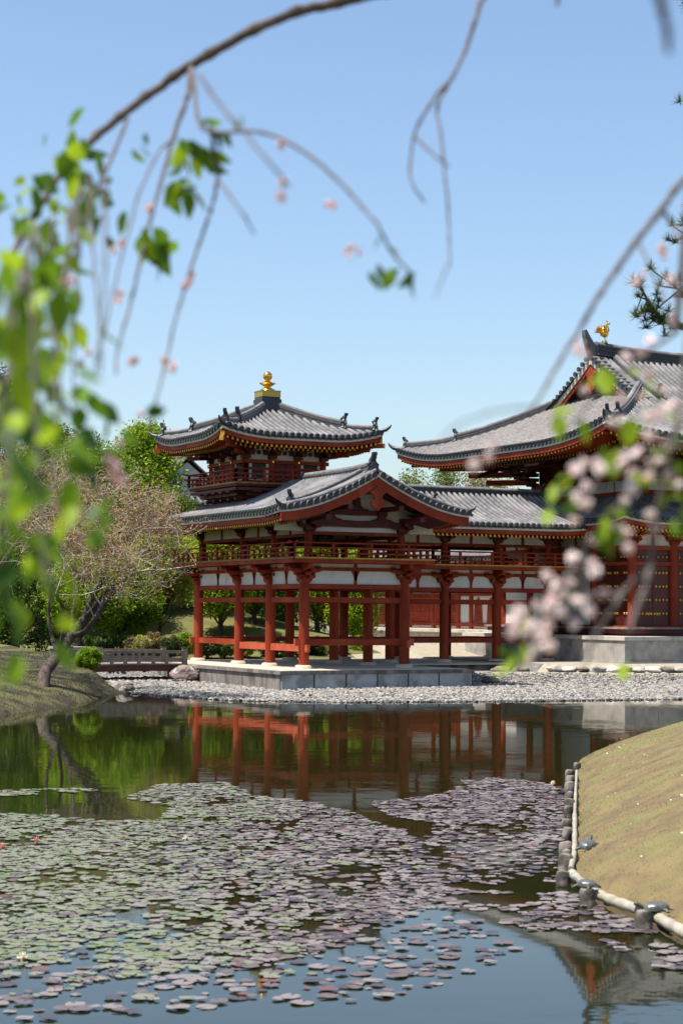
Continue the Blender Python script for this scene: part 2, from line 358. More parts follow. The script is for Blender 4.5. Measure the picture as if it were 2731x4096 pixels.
stones('pebble_shore', 52000, (-6.9, 26), (-17, 3.6), lambda x, y: (lambda s, L: (s > -.35) & ~inwing(x, y) & (L < -.9) & (x > -6.5 + .17 * np.clip(y + 1, 0, 7)))(sdist(x, y), (y - 1.2) + .507 * (x - 11.05)), (.035, .075), 'pale rounded pebbles covering the shore below the stone platform')
stones('pebble_channel', 2600, (-7.3, -1.8), (-1, 10), lambda x, y: (sdist(x, y) > .0) & (x > -6.5 + .17 * np.clip(y + 1, 0, 7)), (.05, .10), 'grey and white pebbles in the dry channel under the footbridge')

# ------------------------------------------------------------------ water lily pads
PADM = [mat('lily pad ' + nme, c, tuple(q * .8 for q in c), r, 12, spec=.3) for nme, c, r in
        (('grey green', (.175, .178, .120), .5), ('green', (.135, .160, .075), .5), ('purple', (.125, .092, .085), .45), ('dark purple', (.065, .048, .054), .45), ('mauve', (.20, .168, .155), .5), ('rust', (.15, .065, .05), .5))]
def padverts(n=12):
    vs = [(0, 0, .004)]
    for j in range(n):
        a = .22 + (2 * pi - .44) * j / (n - 1); r = 1 + .03 * sin(5 * a); vs.append((r * cos(a), r * sin(a), .006 + .005 * sin(3 * a)))
    return np.array(vs), np.array([(0, i, i + 1) for i in range(1, n)])
PV, PF = padverts()
# density of pads over the pond, as polygons in photo pixels (u, v): dense raft, edges and loose pads
def inpoly(u, v, poly):
    poly = np.array(poly, float); ins = np.zeros(u.shape, bool); n = len(poly)
    for i in range(n):
        a = poly[i]; b = poly[(i + 1) % n]; c = ((a[1] <= v) & (b[1] > v)) | ((b[1] <= v) & (a[1] > v))
        with np.errstate(divide='ignore', invalid='ignore'): xi = a[0] + (v - a[1]) / (b[1] - a[1]) * (b[0] - a[0])
        ins ^= c & (u < xi)
    return ins
R_MAIN = [(-300, 3255), (250, 3262), (400, 3290), (620, 3285), (700, 3230), (500, 3195), (640, 3140), (900, 3132), (1010, 3180), (1260, 3215), (1400, 3250), (1500, 3290), (1640, 3330), (1700, 3420), (1640, 3480), (1600, 3560), (1560, 3640), (1480, 3700), (1380, 3780), (1060, 3860), (800, 3890), (420, 3920), (180, 3990), (-300, 4080)]
R_RIGHT = [(1860, 3125), (2000, 3112), (2180, 3135), (2260, 3160), (2250, 3330), (2230, 3370), (2050, 3340), (1960, 3300), (1800, 3300), (1560, 3270), (1480, 3210), (1700, 3190), (1830, 3160)]
R_LOW = [(1420, 3440), (1700, 3460), (1780, 3500), (2000, 3560), (2230, 3500), (2320, 3560), (2500, 3640), (2760, 3740), (2760, 3900), (2560, 3860), (2350, 3760), (2100, 3720), (1900, 3660), (1700, 3640), (1560, 3700), (1400, 3700)]
R_ROW = [(-100, 3165), (330, 3155), (400, 3165), (120, 3185), (-100, 3190)]
R_LOOSE = [(0, 3850), (1500, 3650), (1900, 3680), (2100, 3800), (1700, 3960), (1400, 4010), (800, 4040), (0, 4090)]
R_MID = [(1750, 3290), (2200, 3360), (2240, 3480), (1900, 3560), (1600, 3560), (1640, 3400)]
cand = RNG.uniform((-26, -46), (-4, -24), (190000, 2)); cand = cand[sdist(cand[:, 0], cand[:, 1]) < -.12]
u, v = pix(np.column_stack([cand, np.full(len(cand), WZ)]))
dens = np.zeros(len(cand))
clump = wav(cand[:, 0], cand[:, 1], 1.6, 3.3) + .6 * wav(cand[:, 0], cand[:, 1], 4.1, 1.2)
for R, d in ((R_LOOSE, .10), (R_MID, .16), (R_LOW, .50), (R_ROW, .8), (R_RIGHT, .95), (R_MAIN, 1.0)):
    k = inpoly(u, v, R); dens[k] = np.maximum(dens[k], d)
# a few open leads in the raft
for (a, b_, rx, ry) in ((700, 3275, 60, 12), (470, 3640, 130, 28), (640, 3640, 130, 28), (890, 3620, 90, 45), (1000, 3600, 160, 22), (1350, 3480, 150, 26), (1330, 3350, 120, 18), (640, 3460, 60, 14), (440, 3430, 50, 14), (1400, 3800, 140, 40)):
    dens *= np.clip(((u - a) / rx) ** 2 + ((v - b_) / ry) ** 2, .1, 1)
dens *= np.where(dens > .6, np.clip(.66 + .8 * clump, .05, 1), np.where(dens > .2, (clump > -.1) * 1.1, 1))
pts = []; cell = {}
prob = RNG.uniform(0, 1, len(cand)); rad = RNG.uniform(.030, .088, len(cand))
for i in np.where(prob < dens)[0]:
    x, y = cand[i]; r = rad[i]; kx, ky = int(math.floor(x / .2)), int(math.floor(y / .2)); ok = True
    for a in (-1, 0, 1):
        for c in (-1, 0, 1):
            for (x2, y2, r2) in cell.get((kx + a, ky + c), ()):
                if (x - x2) ** 2 + (y - y2) ** 2 < (.60 * (r + r2)) ** 2: ok = False; break
            if not ok: break
        if not ok: break
    if ok: cell.setdefault((kx, ky), []).append((x, y, r)); pts.append((x, y, r, u[i], v[i]))
pts = np.array(pts); print('lily pads', len(pts))
gr = np.clip((1500 - pts[:, 3]) / 1100 + .15 * RNG.normal(0, 1, len(pts)) + .25 * wav(pts[:, 0], pts[:, 1], .8, .4), 0, 1) * np.clip((3980 - pts[:, 4]) / 160, .25, 1)
rnd = RNG.uniform(0, 1, len(pts)); r2_ = RNG.uniform(0, 1, len(pts))
pm = np.where(rnd < gr * .9, np.where(r2_ < .75, 0, 1), np.where(r2_ < .36, 2, np.where(r2_ < .55, 3, np.where(r2_ < .985, 4, 5))))
dist = np.hypot(pts[:, 0] - CX, pts[:, 1] - CY); vis = (pts[:, 3] > 0) & (pts[:, 3] < 2731) & (pts[:, 4] < 4096)
score = np.where(vis, pts[:, 2] / dist ** 1.5, 0); near = np.argsort(-score)[:300]
far = np.setdiff1d(np.arange(len(pts)), near)
yaw = rotmats(len(far), .05)
Vp, Fp = scatter(PV, PF, yaw, np.column_stack([pts[far, :2], np.full(len(far), WZ + .002) + RNG.uniform(0, .012, len(far))]), np.column_stack([pts[far, 2]] * 2 + [np.ones(len(far)) * .5]))
tag(npmesh('lily_pads', Vp, Fp, PADM, np.repeat(pm[far], len(PF)), False), 'dense raft of grey green and purple water lily pads further out on the pond', 'lily pads', kind='stuff')
pmesh = []
for k in range(6):
    o = npmesh('lily_pad', PV * np.array([1, 1, .5]), PF, PADM[k]); pmesh.append(o.data); bpy.data.objects.remove(o)
PADN = ['grey green', 'fresh green', 'purple', 'dark purple', 'pale mauve', 'rusty red']
PADL = []
for q, i in enumerate(near):
    o = bpy.data.objects.new('lily_pad', pmesh[pm[i]]); COL.objects.link(o)
    o.location = (pts[i, 0], pts[i, 1], WZ + .003 + RNG.uniform(0, .012)); o.rotation_euler = (RNG.uniform(-.03, .03), RNG.uniform(-.03, .03), RNG.uniform(0, 6.28)); r = pts[i, 2]; o.scale = (r, r, 1)
    uu, vv = pts[i, 3], pts[i, 4]
    hor = 'at the left edge' if uu < 350 else 'left of centre' if uu < 950 else 'near the middle' if uu < 1600 else 'right of centre' if uu < 2150 else 'by the log edging'
    ver = 'in the nearest open water' if vv > 3900 else 'on the near rim of the raft' if vv > 3760 else 'in the near part of the raft' if vv > 3620 else 'further out in the raft'
    tag(o, '%s round lily pad %s, %s' % (PADN[pm[i]], hor, ver), 'lily pad', 'water lily pads on the pond')
# lily flowers
FLW = mat('pink petal', (.80, .28, .30), (.75, .40, .38), .5, 10); FLW2 = mat('white petal', (.85, .80, .62), (.8, .7, .5), .5, 10)
for (uu, vv, m_, lab) in ((145, 3372, FLW, 'pink water lily flower far left among green pads'), (742, 3366, FLW2, 'pale pink water lily flower in the middle of the raft'), (88, 3848, FLW2, 'cream water lily flower low at the left edge'), (2210, 3142, FLW2, 'cream water lily flower by the far end of the posts'), (8, 3398, FLW, 'red water lily flower cut by the left edge')):
    p = at(uu, vv, Z=WZ); mb = MB()
    for ring in range(2):
        for j in range(8):
            a = 2 * pi * j / 8 + ring * .4; rr = .045 - .015 * ring; zz = .03 + .03 * ring
            d = Vector((cos(a), sin(a), 0)); s_ = Vector((-sin(a), cos(a), 0)) * .014
            mb.add([d * .01 + Vector((0, 0, .01)), d * rr * .6 + s_ + Vector((0, 0, zz * .5)), d * rr + Vector((0, 0, zz)), d * rr * .6 - s_ + Vector((0, 0, zz * .5))], [(0, 1, 2, 3)])
    mb.tube([(0, 0, -.02), (0, 0, .015)], .012, 6)
    o = mb.build('lily_flower', m_, label=lab, cat='flower', group='water lily flowers'); o.location = (p.x, p.y, WZ + .01)
# ------------------------------------------------------------------ building kit
def W3(O, A, I, a, d, z): return (O[0] + A[0] * a + I[0] * d, O[1] + A[1] * a + I[1] * d, z)
def roof(name, O, A, I, a0, a1, zf, span, parent, sp=.25, rr=.066, pan=TILEP, rib=TILE, nd=9, ends=True, na=None):
    """tiled roof slope: pan sheet plus round tile rows running from eave to top, dark round end tiles at the eave"""
    mb = MB(); na = na or max(8, int((a1 - a0) / .35)); rows = []; A3 = (A[0], A[1], 0)
    for i in range(na + 1):
        a = a0 + (a1 - a0) * i / na; d0, d1 = span(a)
        rows.append([W3(O, A, I, a, d0 + (d1 - d0) * j / nd, zf(a, d0 + (d1 - d0) * j / nd)) for j in range(nd + 1)])
    mb.grid(rows, 0); 
    low = [[(p[0], p[1], p[2] - .07) for p in R] for R in rows]; mb.grid(low, 0, flip=True)
    edge = [rows[i][0] for i in range(na + 1)]; mb.grid([edge, [(p[0], p[1], p[2] - .07) for p in edge]], 0)
    n = int(round((a1 - a0) / sp)); dr = (a1 - a0) / n
    for k in range(n + 1):
        a = min(max(a0 + k * dr, a0 + .02), a1 - .02); d0, d1 = span(a)
        if d1 - d0 < .12: continue
        m = max(2, int((d1 - d0) / .35)); pts = [Vector(W3(O, A, I, a, d0 - .03 * (d0 == 0) + (d1 - d0) * j / m, zf(a, d0 + (d1 - d0) * j / m) + .05)) for j in range(m + 1)]
        mb.tube(pts, [rr * (1.0 + .05 * ((j + k) % 2)) for j in range(m + 1)], 5, 1, caps=False, half=True)
        mb.grid([[p - Vector(A3) * rr + Vector((0, 0, -.06)) for p in pts], [p - Vector(A3) * rr for p in pts]], 1); mb.grid([[p + Vector(A3) * rr for p in pts], [p + Vector(A3) * rr + Vector((0, 0, -.06)) for p in pts]], 1)
        if ends and d0 < .01:
            dirv = (pts[1] - pts[0]).normalized(); p = pts[0] + Vector((0, 0, .0))
            mb.tube([p - dirv * .05, p + dirv * .06], rr * 1.22, 10, 2)
            # flat pan end between the rows
            if k < n:
                a2 = a + dr / 2; q = Vector(W3(O, A, I, a2, -.02, zf(a2, 0) - .045)); mb.obox(q, Vector(A) * dr * .3, Vector(I) * .03, (0, 0, .045), 2)
    o = mb.build(name, [pan, rib, TILED], parent); return o
def eave(name, O, A, I, a0, a1, ze, parent, depth=1.5, drop=.16, sp=.19, white=.085, rise=.22, hip=(0, 0), two=True, fascia=.16):
    """pale strip, red eave board, two rows of rafters with gilt ends and the boarding above them, under an eave at height ze(a)"""
    mb = MB(); n = max(10, int((a1 - a0) / .3)); D_ = depth
    def dl(a): return max(.16, min(D_, (a - a0 + .1) if hip[0] else D_, (a1 - a + .1) if hip[1] else D_))
    aa = [a0 + (a1 - a0) * i / n for i in range(n + 1)]
    P = [W3(O, A, I, a, .06, ze(a) - .075) for a in aa]
    mb.sweep([(p[0], p[1], p[2] - white) for p in P], I, .07, white, 0)
    mb.sweep([W3(O, A, I, a, .10, ze(a) - .075 - white - fascia) for a in aa], I, .08, fascia - .003, 1)
    zr = lambda a, d: ze(a) - .075 - white - fascia - .02 + rise * (d - .1)
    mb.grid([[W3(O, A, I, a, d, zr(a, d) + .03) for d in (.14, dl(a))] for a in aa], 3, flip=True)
    k = int((a1 - a0) / sp)
    for i in range(k + 1):
        a = a0 + .06 + (a1 - a0 - .12) * i / k
        for (d0, d1, dz, hh) in (((.12, depth * .62, -.045, .04), (depth * .42, depth, -.15, .048)) if two else ((.12, depth, -.045, .045),)):
            d1 = min(d1, dl(a))
            if d1 - d0 < .05: continue
            p = Vector(W3(O, A, I, a, d0, zr(a, d0) + dz)); q = Vector(W3(O, A, I, a, d1, zr(a, d1) + dz)); c = (p + q) / 2; dv = (q - p)
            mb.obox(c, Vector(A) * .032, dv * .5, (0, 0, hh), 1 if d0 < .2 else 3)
            mb.obox(p - dv.normalized() * .006, Vector(A) * .034, dv.normalized() * .008, (0, 0, hh + .002), 2)
    if two: mb.sweep([W3(O, A, I, a, depth * .40, zr(a, depth * .4) - .085) for a in aa if dl(a) >= depth * .4], I, .06, .05, 1)
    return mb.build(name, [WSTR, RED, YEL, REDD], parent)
def ridge(name, pts, side, w, h, parent, layers=4, dark=False, top=True, orn=None, light=TILE):
    """a ridge of stacked flat tiles with a round cap along pts (its base line)"""
    mb = MB(); pts = [Vector(p) for p in pts]
    for i in range(layers):
        ww = w * (1.0 if i % 2 else .86); mb.sweep([p + Vector((0, 0, h * i / layers)) for p in pts], side, ww, h / layers * .98, 0)
    mb.sweep(pts, side, w * 1.18, .035, 1)
    if top: mb.tube([p + Vector((0, 0, h + .01)) for p in pts], w * .34, 8, 1)
    return mb.build(name, [RIDGD if dark else RIDGE, light], parent)
def ornament(name, p, d, s, parent, horn=True, bar=True):
    """ridge end tile: shield plate facing d with curled shoulders and an upswept round tile on top"""
    mb = MB(); p = Vector(p); d = Vector(d).normalized(); sd_ = Vector((0, 0, 1)).cross(d).normalized(); u = Vector((0, 0, 1))
    poly = [(-.42, 0), (-.46, .12), (-.36, .22), (-.30, .42), (-.34, .55), (-.20, .66), (-.10, .86), (0, .92), (.10, .86), (.20, .66), (.34, .55), (.30, .42), (.36, .22), (.46, .12), (.42, 0), (.2, -.06), (0, .04), (-.2, -.06)]
    mb.prism([(a * s, b * s) for a, b in poly], p - d * .05 * s, sd_, u, .16 * s)
    mb.lathe(p + d * .10 * s + u * .38 * s, [(0.001, .10 * s), (.10 * s, .08 * s), (.16 * s, 0), (.12 * s, -.08 * s), (.001, -.12 * s)], 10)
    for q in (-1, 1): mb.tube([p + sd_ * q * .30 * s + u * .12 * s + d * (.05 * s), p + sd_ * q * .40 * s + u * .02 * s + d * .1 * s, p + sd_ * q * .52 * s + u * .10 * s + d * .06 * s], [.08 * s, .07 * s, .035 * s], 6)
    if horn: mb.tube([p - d * .20 * s + u * .72 * s, p - d * .02 * s + u * .80 * s, p + d * .12 * s + u * .92 * s, p + d * .20 * s + u * 1.08 * s, p + d * .20 * s + u * 1.20 * s], [.15 * s, .17 * s, .17 * s, .17 * s, .15 * s], 9)
    if bar: mb.sweep([p - d * .07 * s - u * .02, p - d * .065 * s + u * .62 * s], sd_, .62 * s, .001)
    mb.prism([(a * s * .72, b * s * .8) for a, b in poly], p + d * .06 * s, sd_, u, .16 * s)
    return mb.build(name, TILED, parent)
def hipend(name, p, d, s, parent):
    """upcurled tile at a roof corner"""
    mb = MB(); p = Vector(p); d = Vector(d).normalized(); u = Vector((0, 0, 1))
    mb.tube([p - d * .5 * s + u * .02 * s, p, p + d * .22 * s + u * .05 * s, p + d * .38 * s + u * .16 * s, p + d * .46 * s + u * .27 * s], [.09 * s, .095 * s, .085 * s, .06 * s, .025 * s], 8)
    return mb.build(name, TILED, parent)
def bracket_mb(outs=((1, 0), (0, 1)), z0=2.72, tiers=2, reach=.40, step=.20):
    """bearing block, then tiers of arms with upturned ends and small blocks on them"""
    mb = MB()
    def block(x, y, z, s, h): mb.add([(x + i * s * .72, y + j * s * .72, z) for i, j in ((-1, -1), (1, -1), (1, 1), (-1, 1))] + [(x + i * s, y + j * s, z + h * .5) for i, j in ((-1, -1), (1, -1), (1, 1), (-1, 1))] + [(x + i * s, y + j * s, z + h) for i, j in ((-1, -1), (1, -1), (1, 1), (-1, 1))],
        [(3, 2, 1, 0), (8, 9, 10, 11)] + [(i, (i + 1) % 4, 4 + (i + 1) % 4, 4 + i) for i in range(4)] + [(4 + i, 4 + (i + 1) % 4, 8 + (i + 1) % 4, 8 + i) for i in range(4)])
    block(0, 0, z0, .20, .17); z = z0 + .13
    for t in range(tiers):
        L = reach + step * t; hw = .055 - .001 * t
        arm = [(-L, .13), (-L, .07), (-L * .82, .02), (-L * .5, 0), (L * .5, 0), (L * .82, .02), (L, .07), (L, .13)]
        for (dx, dy) in outs:
            ax = Vector((dx, dy, 0)); mb.prism(arm, Vector((0, 0, z)) + Vector((dy, -dx, 0)) * hw, ax, (0, 0, 1), -2 * hw if False else 2 * hw)
            for q in (-1, 0, 1): block(dx * L * .84 * q, dy * L * .84 * q, z + .125, .085, .10)
        z += .21
    return mb
def column(parent, x, y, z0, z1, r, brk, name='column', pad=True):
    mb = MB(); mb.cyl((x, y), r, z0, z1 - .25, 20); mb.tube([(x, y, z1 - .25), (x, y, z1)], [r, r * .86], 20)
    c = mb.build(name, RED, parent)
    if pad:
        mb = MB(); mb.lathe((x, y, 0), [(r * 1.75, z0 - .13), (r * 1.6, z0 - .03), (r * 1.35, z0 - .01), (.01, z0 - .01)], 12); mb.build('pad_stone', SANDF, c)
    if brk:
        b_ = bpy.data.objects.new('bracket', brk); COL.objects.link(b_); b_.parent = c; b_.location = (x, y, 0)
    return c
def railing(name, pts, z, parent, h=(.16, .34, .50), sp=.46, m=RED, ext=.22, r=.028, inner=True):
    """three rails with posts following pts at floor height z; rail ends run past the corners"""
    mb = MB()
    for i in range(len(pts) - 1):
        a = Vector((*pts[i], z)); b_ = Vector((*pts[i + 1], z)); d = (b_ - a); L = d.length; d.normalize()
        for k, hh in enumerate(h):
            e = ext * (.75 if k == 1 else .35 if k == 0 else 1)
            if k == 2: mb.tube([a - d * e + Vector((0, 0, hh + .05)), a - d * e * .4 + Vector((0, 0, hh + .01)), a + Vector((0, 0, hh)), b_ + Vector((0, 0, hh)), b_ + d * e * .4 + Vector((0, 0, hh + .01)), b_ + d * e + Vector((0, 0, hh + .05))], r, 8)
            else: mb.obox((a + b_) / 2 + Vector((0, 0, hh)), d * (L / 2 + e), Vector((-d.y, d.x, 0)) * .03, (0, 0, .026))
        n = max(1, int(round(L / sp)))
        for k in range(n + 1):
            p = a + d * (L * k / n); q = (k == 0 or k == n or k % 3 == 0); top = h[2] - .02 if q else h[1]
            mb.box(p.x - (.042 if q else .03), p.x + (.042 if q else .03), p.y - (.042 if q else .03), p.y + (.042 if q else .03), z, z + top)
    return mb.build(name, m, parent)

# ------------------------------------------------------------------ the corridor wing with its corner tower
Wd, Bd, Bc = 3.8, 2.667, 2.326
Yc = 2 * Bd; Yb = Yc + Wd; Ym = Yc + Wd / 2; Xm = Wd / 2
wing = thing('corridor_wing', 'red two storey corridor wing on open columns with a corner tower beside the main hall', 'corridor building')
mbk = bracket_mb(tiers=2, reach=.34, step=.24); tmp = mbk.build('bracket', REDD); BRK = tmp.data; bpy.data.objects.remove(tmp); BRK.materials[0] = RED
mbk = bracket_mb(z0=4.42, tiers=1, reach=.42); tmp = mbk.build('bracket', REDD); BRKU = tmp.data; bpy.data.objects.remove(tmp)
lowc = [(0, 0), (0, Bd), (0, Yc), (0, Yb), (Wd, 0), (Wd, Bd), (Wd, Yc), (Wd, Yb)]
NB = 4
for k in range(1, NB + 1): lowc += [(Wd + k * Bc, Yc), (Wd + k * Bc, Yb)]
for (x, y) in lowc:
    column(wing, x, y, 0, 2.78, .178, BRK)
    if not (0 < x < Wd):
        xu = x + (.14 if x == 0 else -.14 if (x == Wd and y < Yc - 1) else 0)
        column(wing, xu, y, 3.52, 4.46, .14, BRKU, 'upper_column', pad=False)
XE = Wd + NB * Bc
runs = [((0, 0), (0, Bd)), ((0, Bd), (0, Yc)), ((0, Yc), (0, Yb)), ((Wd, 0), (Wd, Bd)), ((Wd, Bd), (Wd, Yc)), ((0, 0), (Wd, 0)), ((0, Yb), (Wd, Yb)), ((Wd, Yc), (Wd, Yb)), ((0, Yc), (Wd, Yc))]
for k in range(NB): runs += [((Wd + k * Bc, Yc), (Wd + (k + 1) * Bc, Yc)), ((Wd + k * Bc, Yb), (Wd + (k + 1) * Bc, Yb))]
def span_box(mb, a, b, z0, z1, t, mi=0, off=0.0, trim=0.0):
    a = Vector((*a, 0)); b = Vector((*b, 0)); d = (b - a).normalized(); nrm = Vector((-d.y, d.x, 0))
    mb.obox((a + b) / 2 + Vector((0, 0, (z0 + z1) / 2)) + nrm * off, (b - a) / 2 - d * trim, nrm * t / 2, (0, 0, (z1 - z0) / 2), mi)
for (a, b_) in runs:
    mb = MB(); t = .11
    inner = (a, b_) == ((0, Yc), (Wd, Yc))
    for zz0, zz1, tt_, tr_ in ((2.07, 2.245, .12, .14), (2.53, 2.69, .13, .14), (3.37, 3.50, .13, -.02)):
        mt_ = MB(); span_box(mt_, a, b_, zz0, zz1, tt_, trim=tr_); mt_.build('tie_beam', RED, wing)
    span_box(mb, a, b_, 3.13, 3.25, .11)
    c = Vector(((a[0] + b_[0]) / 2, (a[1] + b_[1]) / 2, 0)); d = Vector((b_[0] - a[0], b_[1] - a[1], 0)).normalized()
    nv = 1
    mb.obox(c + Vector((0, 0, 3.03)), d * .05, Vector((-d.y, d.x, 0)) * .05, (0, 0, .36))
    mb.prism([(-.16, .0), (.16, .0), (.07, -.16), (.045, -.3), (-.045, -.3), (-.07, -.16)], c + Vector((0, 0, 3.13)) - Vector((-d.y, d.x, 0)) * (-.05), d, (0, 0, 1), .1)
    mb.build('strut_beam', RED, wing)
    if not inner:
        mb = MB(); span_box(mb, a, b_, 2.688, 3.131, .035); span_box(mb, a, b_, 3.248, 3.372, .035); mb.build('plaster_panel', PLAS, wing)
    # knee rail
    if a[1] < Yb - .1 or True:
        mb = MB()
        if (a, b_) in (((0, 0), (0, Bd)), ((0, Bd), (0, Yc))): span_box(mb, a, b_, .43, .66, .13, trim=-.0, off=0.0)
        elif a[0] == 0 and b_[0] == 0: span_box(mb, a, b_, .56, .75, .12)
        elif a[1] == 0 and b_[1] == 0: span_box(mb, a, b_, .635, .85, .13)
        elif inner: continue
        elif (a, b_) == ((Wd, Yc), (Wd, Yb)): continue
        else: span_box(mb, a, b_, .60, .78, .12)
        mb.build('knee_rail', REDL if (a[0] == 0 and b_[0] == 0 and a[1] < Yc - .1) else RED, wing)  # rails on the sunny side take the sunlit copy of the red
# tenon ends poking past the corner columns
for (x, y, dx, dy, z) in ((0, 0, 0, -1, .54), (0, 0, -1, 0, .74), (0, Yb, -1, 0, .66), (Wd, 0, 1, 0, .74), (Wd, 0, 0, -1, .68)):
    mb = MB(); mb.obox((x + dx * .24, y + dy * .24, z), (.11 if dx else .055, 0, 0), (0, .11 if dy else .055, 0), (0, 0, .12)); mb.build('tenon_end', REDL, wing)
# upper storey beams and plaster
UR = [((.14, 0), (.14, Bd)), ((.14, Bd), (.14, Yc)), ((.14, Yc), (.14, Yb)), ((Wd - .14, 0), (Wd - .14, Bd)), ((Wd - .14, Bd), (Wd - .14, Yc)), ((.14, 0), (Wd - .14, 0)), ((0, Yb), (Wd, Yb))]
for k in range(NB): UR += [((Wd + k * Bc, Yc), (Wd + (k + 1) * Bc, Yc)), ((Wd + k * Bc, Yb), (Wd + (k + 1) * Bc, Yb))]
for i, (a, b_) in enumerate(UR):
    mb = MB(); gable = i == 5; zb = 4.335 if gable else 4.27; zt = 4.45 if gable else 4.38
    span_box(mb, a, b_, zb, zt, .11)
    if not gable:
        span_box(mb, a, b_, 4.71, 4.84, .12); c = Vector(((a[0] + b_[0]) / 2, (a[1] + b_[1]) / 2, 4.55)); mb.obox(c, (.055, 0, 0), (0, .055, 0), (0, 0, .17))
    mb.build('upper_beam', RED, wing)
    if not gable:
        mb = MB(); span_box(mb, a, b_, 4.378, 4.712, .035); mb.build('upper_plaster', PLAS, wing)
# balcony floor and edge
def ring_boards(name, rects, z0, z1, mats):
    mb = MB()
    for (x0, x1, y0, y1, mi) in rects: mb.box(x0, x1, y0, y1, z0, z1, mi)
    return mb.build(name, mats, wing)
E_ = .75
floor_rects = [(-E_ + .05, Wd + E_ - .05, -E_ + .05, Yc - E_ + .05, 0), (-E_ + .05, XE + .9, Yc - E_ + .05, Yb + E_ - .05, 0)]
ring_boards('balcony_floor', floor_rects, 3.505, 3.545, [REDD])
mb = MB()
edge = [(-E_, Yb + E_), (-E_, -E_), (Wd + E_, -E_), (Wd + E_, Yc - E_), (XE + .9, Yc - E_)]
for i in range(4):
    a, b_ = Vector((*edge[i], 0)), Vector((*edge[i + 1], 0)); d = (b_ - a).normalized(); nrm = Vector((d.y, -d.x, 0)) * -1
    e0 = .05 if i not in (2,) else -.0
    mb.obox((a + b_) / 2 + Vector((0, 0, 3.535)), (b_ - a) / 2 + d * .05, Vector((-d.y, d.x, 0)) * .05, (0, 0, .032), 1)
    mb.obox((a + b_) / 2 + Vector((0, 0, 3.44)) + Vector((-d.y, d.x, 0)) * .03, (b_ - a) / 2, Vector((-d.y, d.x, 0)) * .055, (0, 0, .062), 0)
    L = (b_ - a).length; n = int(L / .085)
    for k in range(n):
        p = a + d * (k + .5) * L / n + Vector((0, 0, 3.535)); mb.obox(p + Vector((d.y, -d.x, 0)) * .052, d * .022, Vector((d.y, -d.x, 0)) * .008, (0, 0, .022), 2 if i else 1)
mb.build('balcony_edge', [RED, YELE, YEL], wing)
for nme, pts_ in (('railing', [(-E_ + .04, Yb + E_), (-E_ + .04, -E_ + .04)]), ('railing', [(-E_ + .04, -E_ + .04), (Wd + E_ - .04, -E_ + .04)]), ('railing', [(Wd + E_ - .04, -E_ + .04), (Wd + E_ - .04, Yc - E_ + .04)]), ('railing', [(Wd + E_ - .04, Yc - E_ + .04), (XE + .8, Yc - E_ + .04)]), ('railing', [(Wd, Yb + E_), (XE + .8, Yb + E_)])):
    railing(nme, pts_, 3.56, wing, h=(.14, .31, .48))
# outward arms carrying the balcony
arms = [((x, y + .06, 3.06), (-1, 0, 0)) for (x, y) in [(0, 0), (0, Bd), (0, Yc), (0, Yb)]] + [((x - .06, y, 3.06), (0, -1, 0)) for (x, y) in [(0, 0), (Wd, 0)] + [(Wd + k * Bc, Yc) for k in range(1, NB + 1)]] + [((x, y - .06, 3.06), (1, 0, 0)) for (x, y) in [(Wd, 0), (Wd, Bd)]]
for c_, d_ in arms: mb = MB(); mb.prism([(0, 0), (.72, .20), (.72, .32), (0, .32)], c_, d_, (0, 0, 1), .12); mb.build('balcony_arm', RED, wing)

# roofs of the wing
EV = 1.6; HS = Xm + EV                                   # eave overhang, half span 3.5
def P1(d): t = HS - d; return 6.41 - .58 * t + .053 * t * t
YF = -1.52; YBk = Yb + EV; XR = 14.15
def up(a, e0, e1, amt=.16, L=1.8): return amt * (max(0, 1 - (a - e0) / L) ** 2 + max(0, 1 - (e1 - a) / L) ** 2)
def zL(a, d): return P1(d) + up(a, YF, YBk, .13) * (1 - d / HS)
roof('left_roof_slope', (-EV, 0), (0, 1), (1, 0), YF, YBk, zL, lambda a: (0, min(HS, YBk - a)), wing)
roof('right_roof_slope', (Wd + EV, 0), (0, 1), (-1, 0), YF, Ym, lambda a, d: P1(d) + .13 * max(0, 1 - (a - YF) / 1.8) ** 2 * (1 - d / HS), lambda a: (max(0, a - (Yc - EV)), HS), wing)
def zF(a, d): return P1(d) + .10 * max(0, 1 - (XR - a) / 1.8) ** 2 * (1 - d / HS)
roof('front_roof_slope', (0, Yc - EV), (1, 0), (0, 1), Xm, XR, zF, lambda a: (max(0, Wd + EV - a), HS), wing)
roof('back_roof_slope', (0, YBk), (1, 0), (0, -1), -EV, XR, lambda a, d: P1(d), lambda a: (0, min(HS, a + EV)), wing, sp=.5)
eave('left_eave', (-EV, 0), (0, 1), (1, 0), YF + .05, YBk - .05, lambda a: zL(a, 0), wing, 1.62, hip=(0, 1))
eave('right_eave', (Wd + EV, 0), (0, 1), (-1, 0), YF + .05, Yc - EV, lambda a: P1(0) + .13 * max(0, 1 - (a - YF) / 1.8) ** 2, wing, 1.62)
eave('front_eave', (0, Yc - EV), (1, 0), (0, 1), Wd + EV - .2, XR, lambda a: zF(a, 0), wing, 1.62)
eave('back_eave', (0, YBk), (1, 0), (0, -1), -EV, XR, lambda a: P1(0), wing, 1.62, sp=.5)
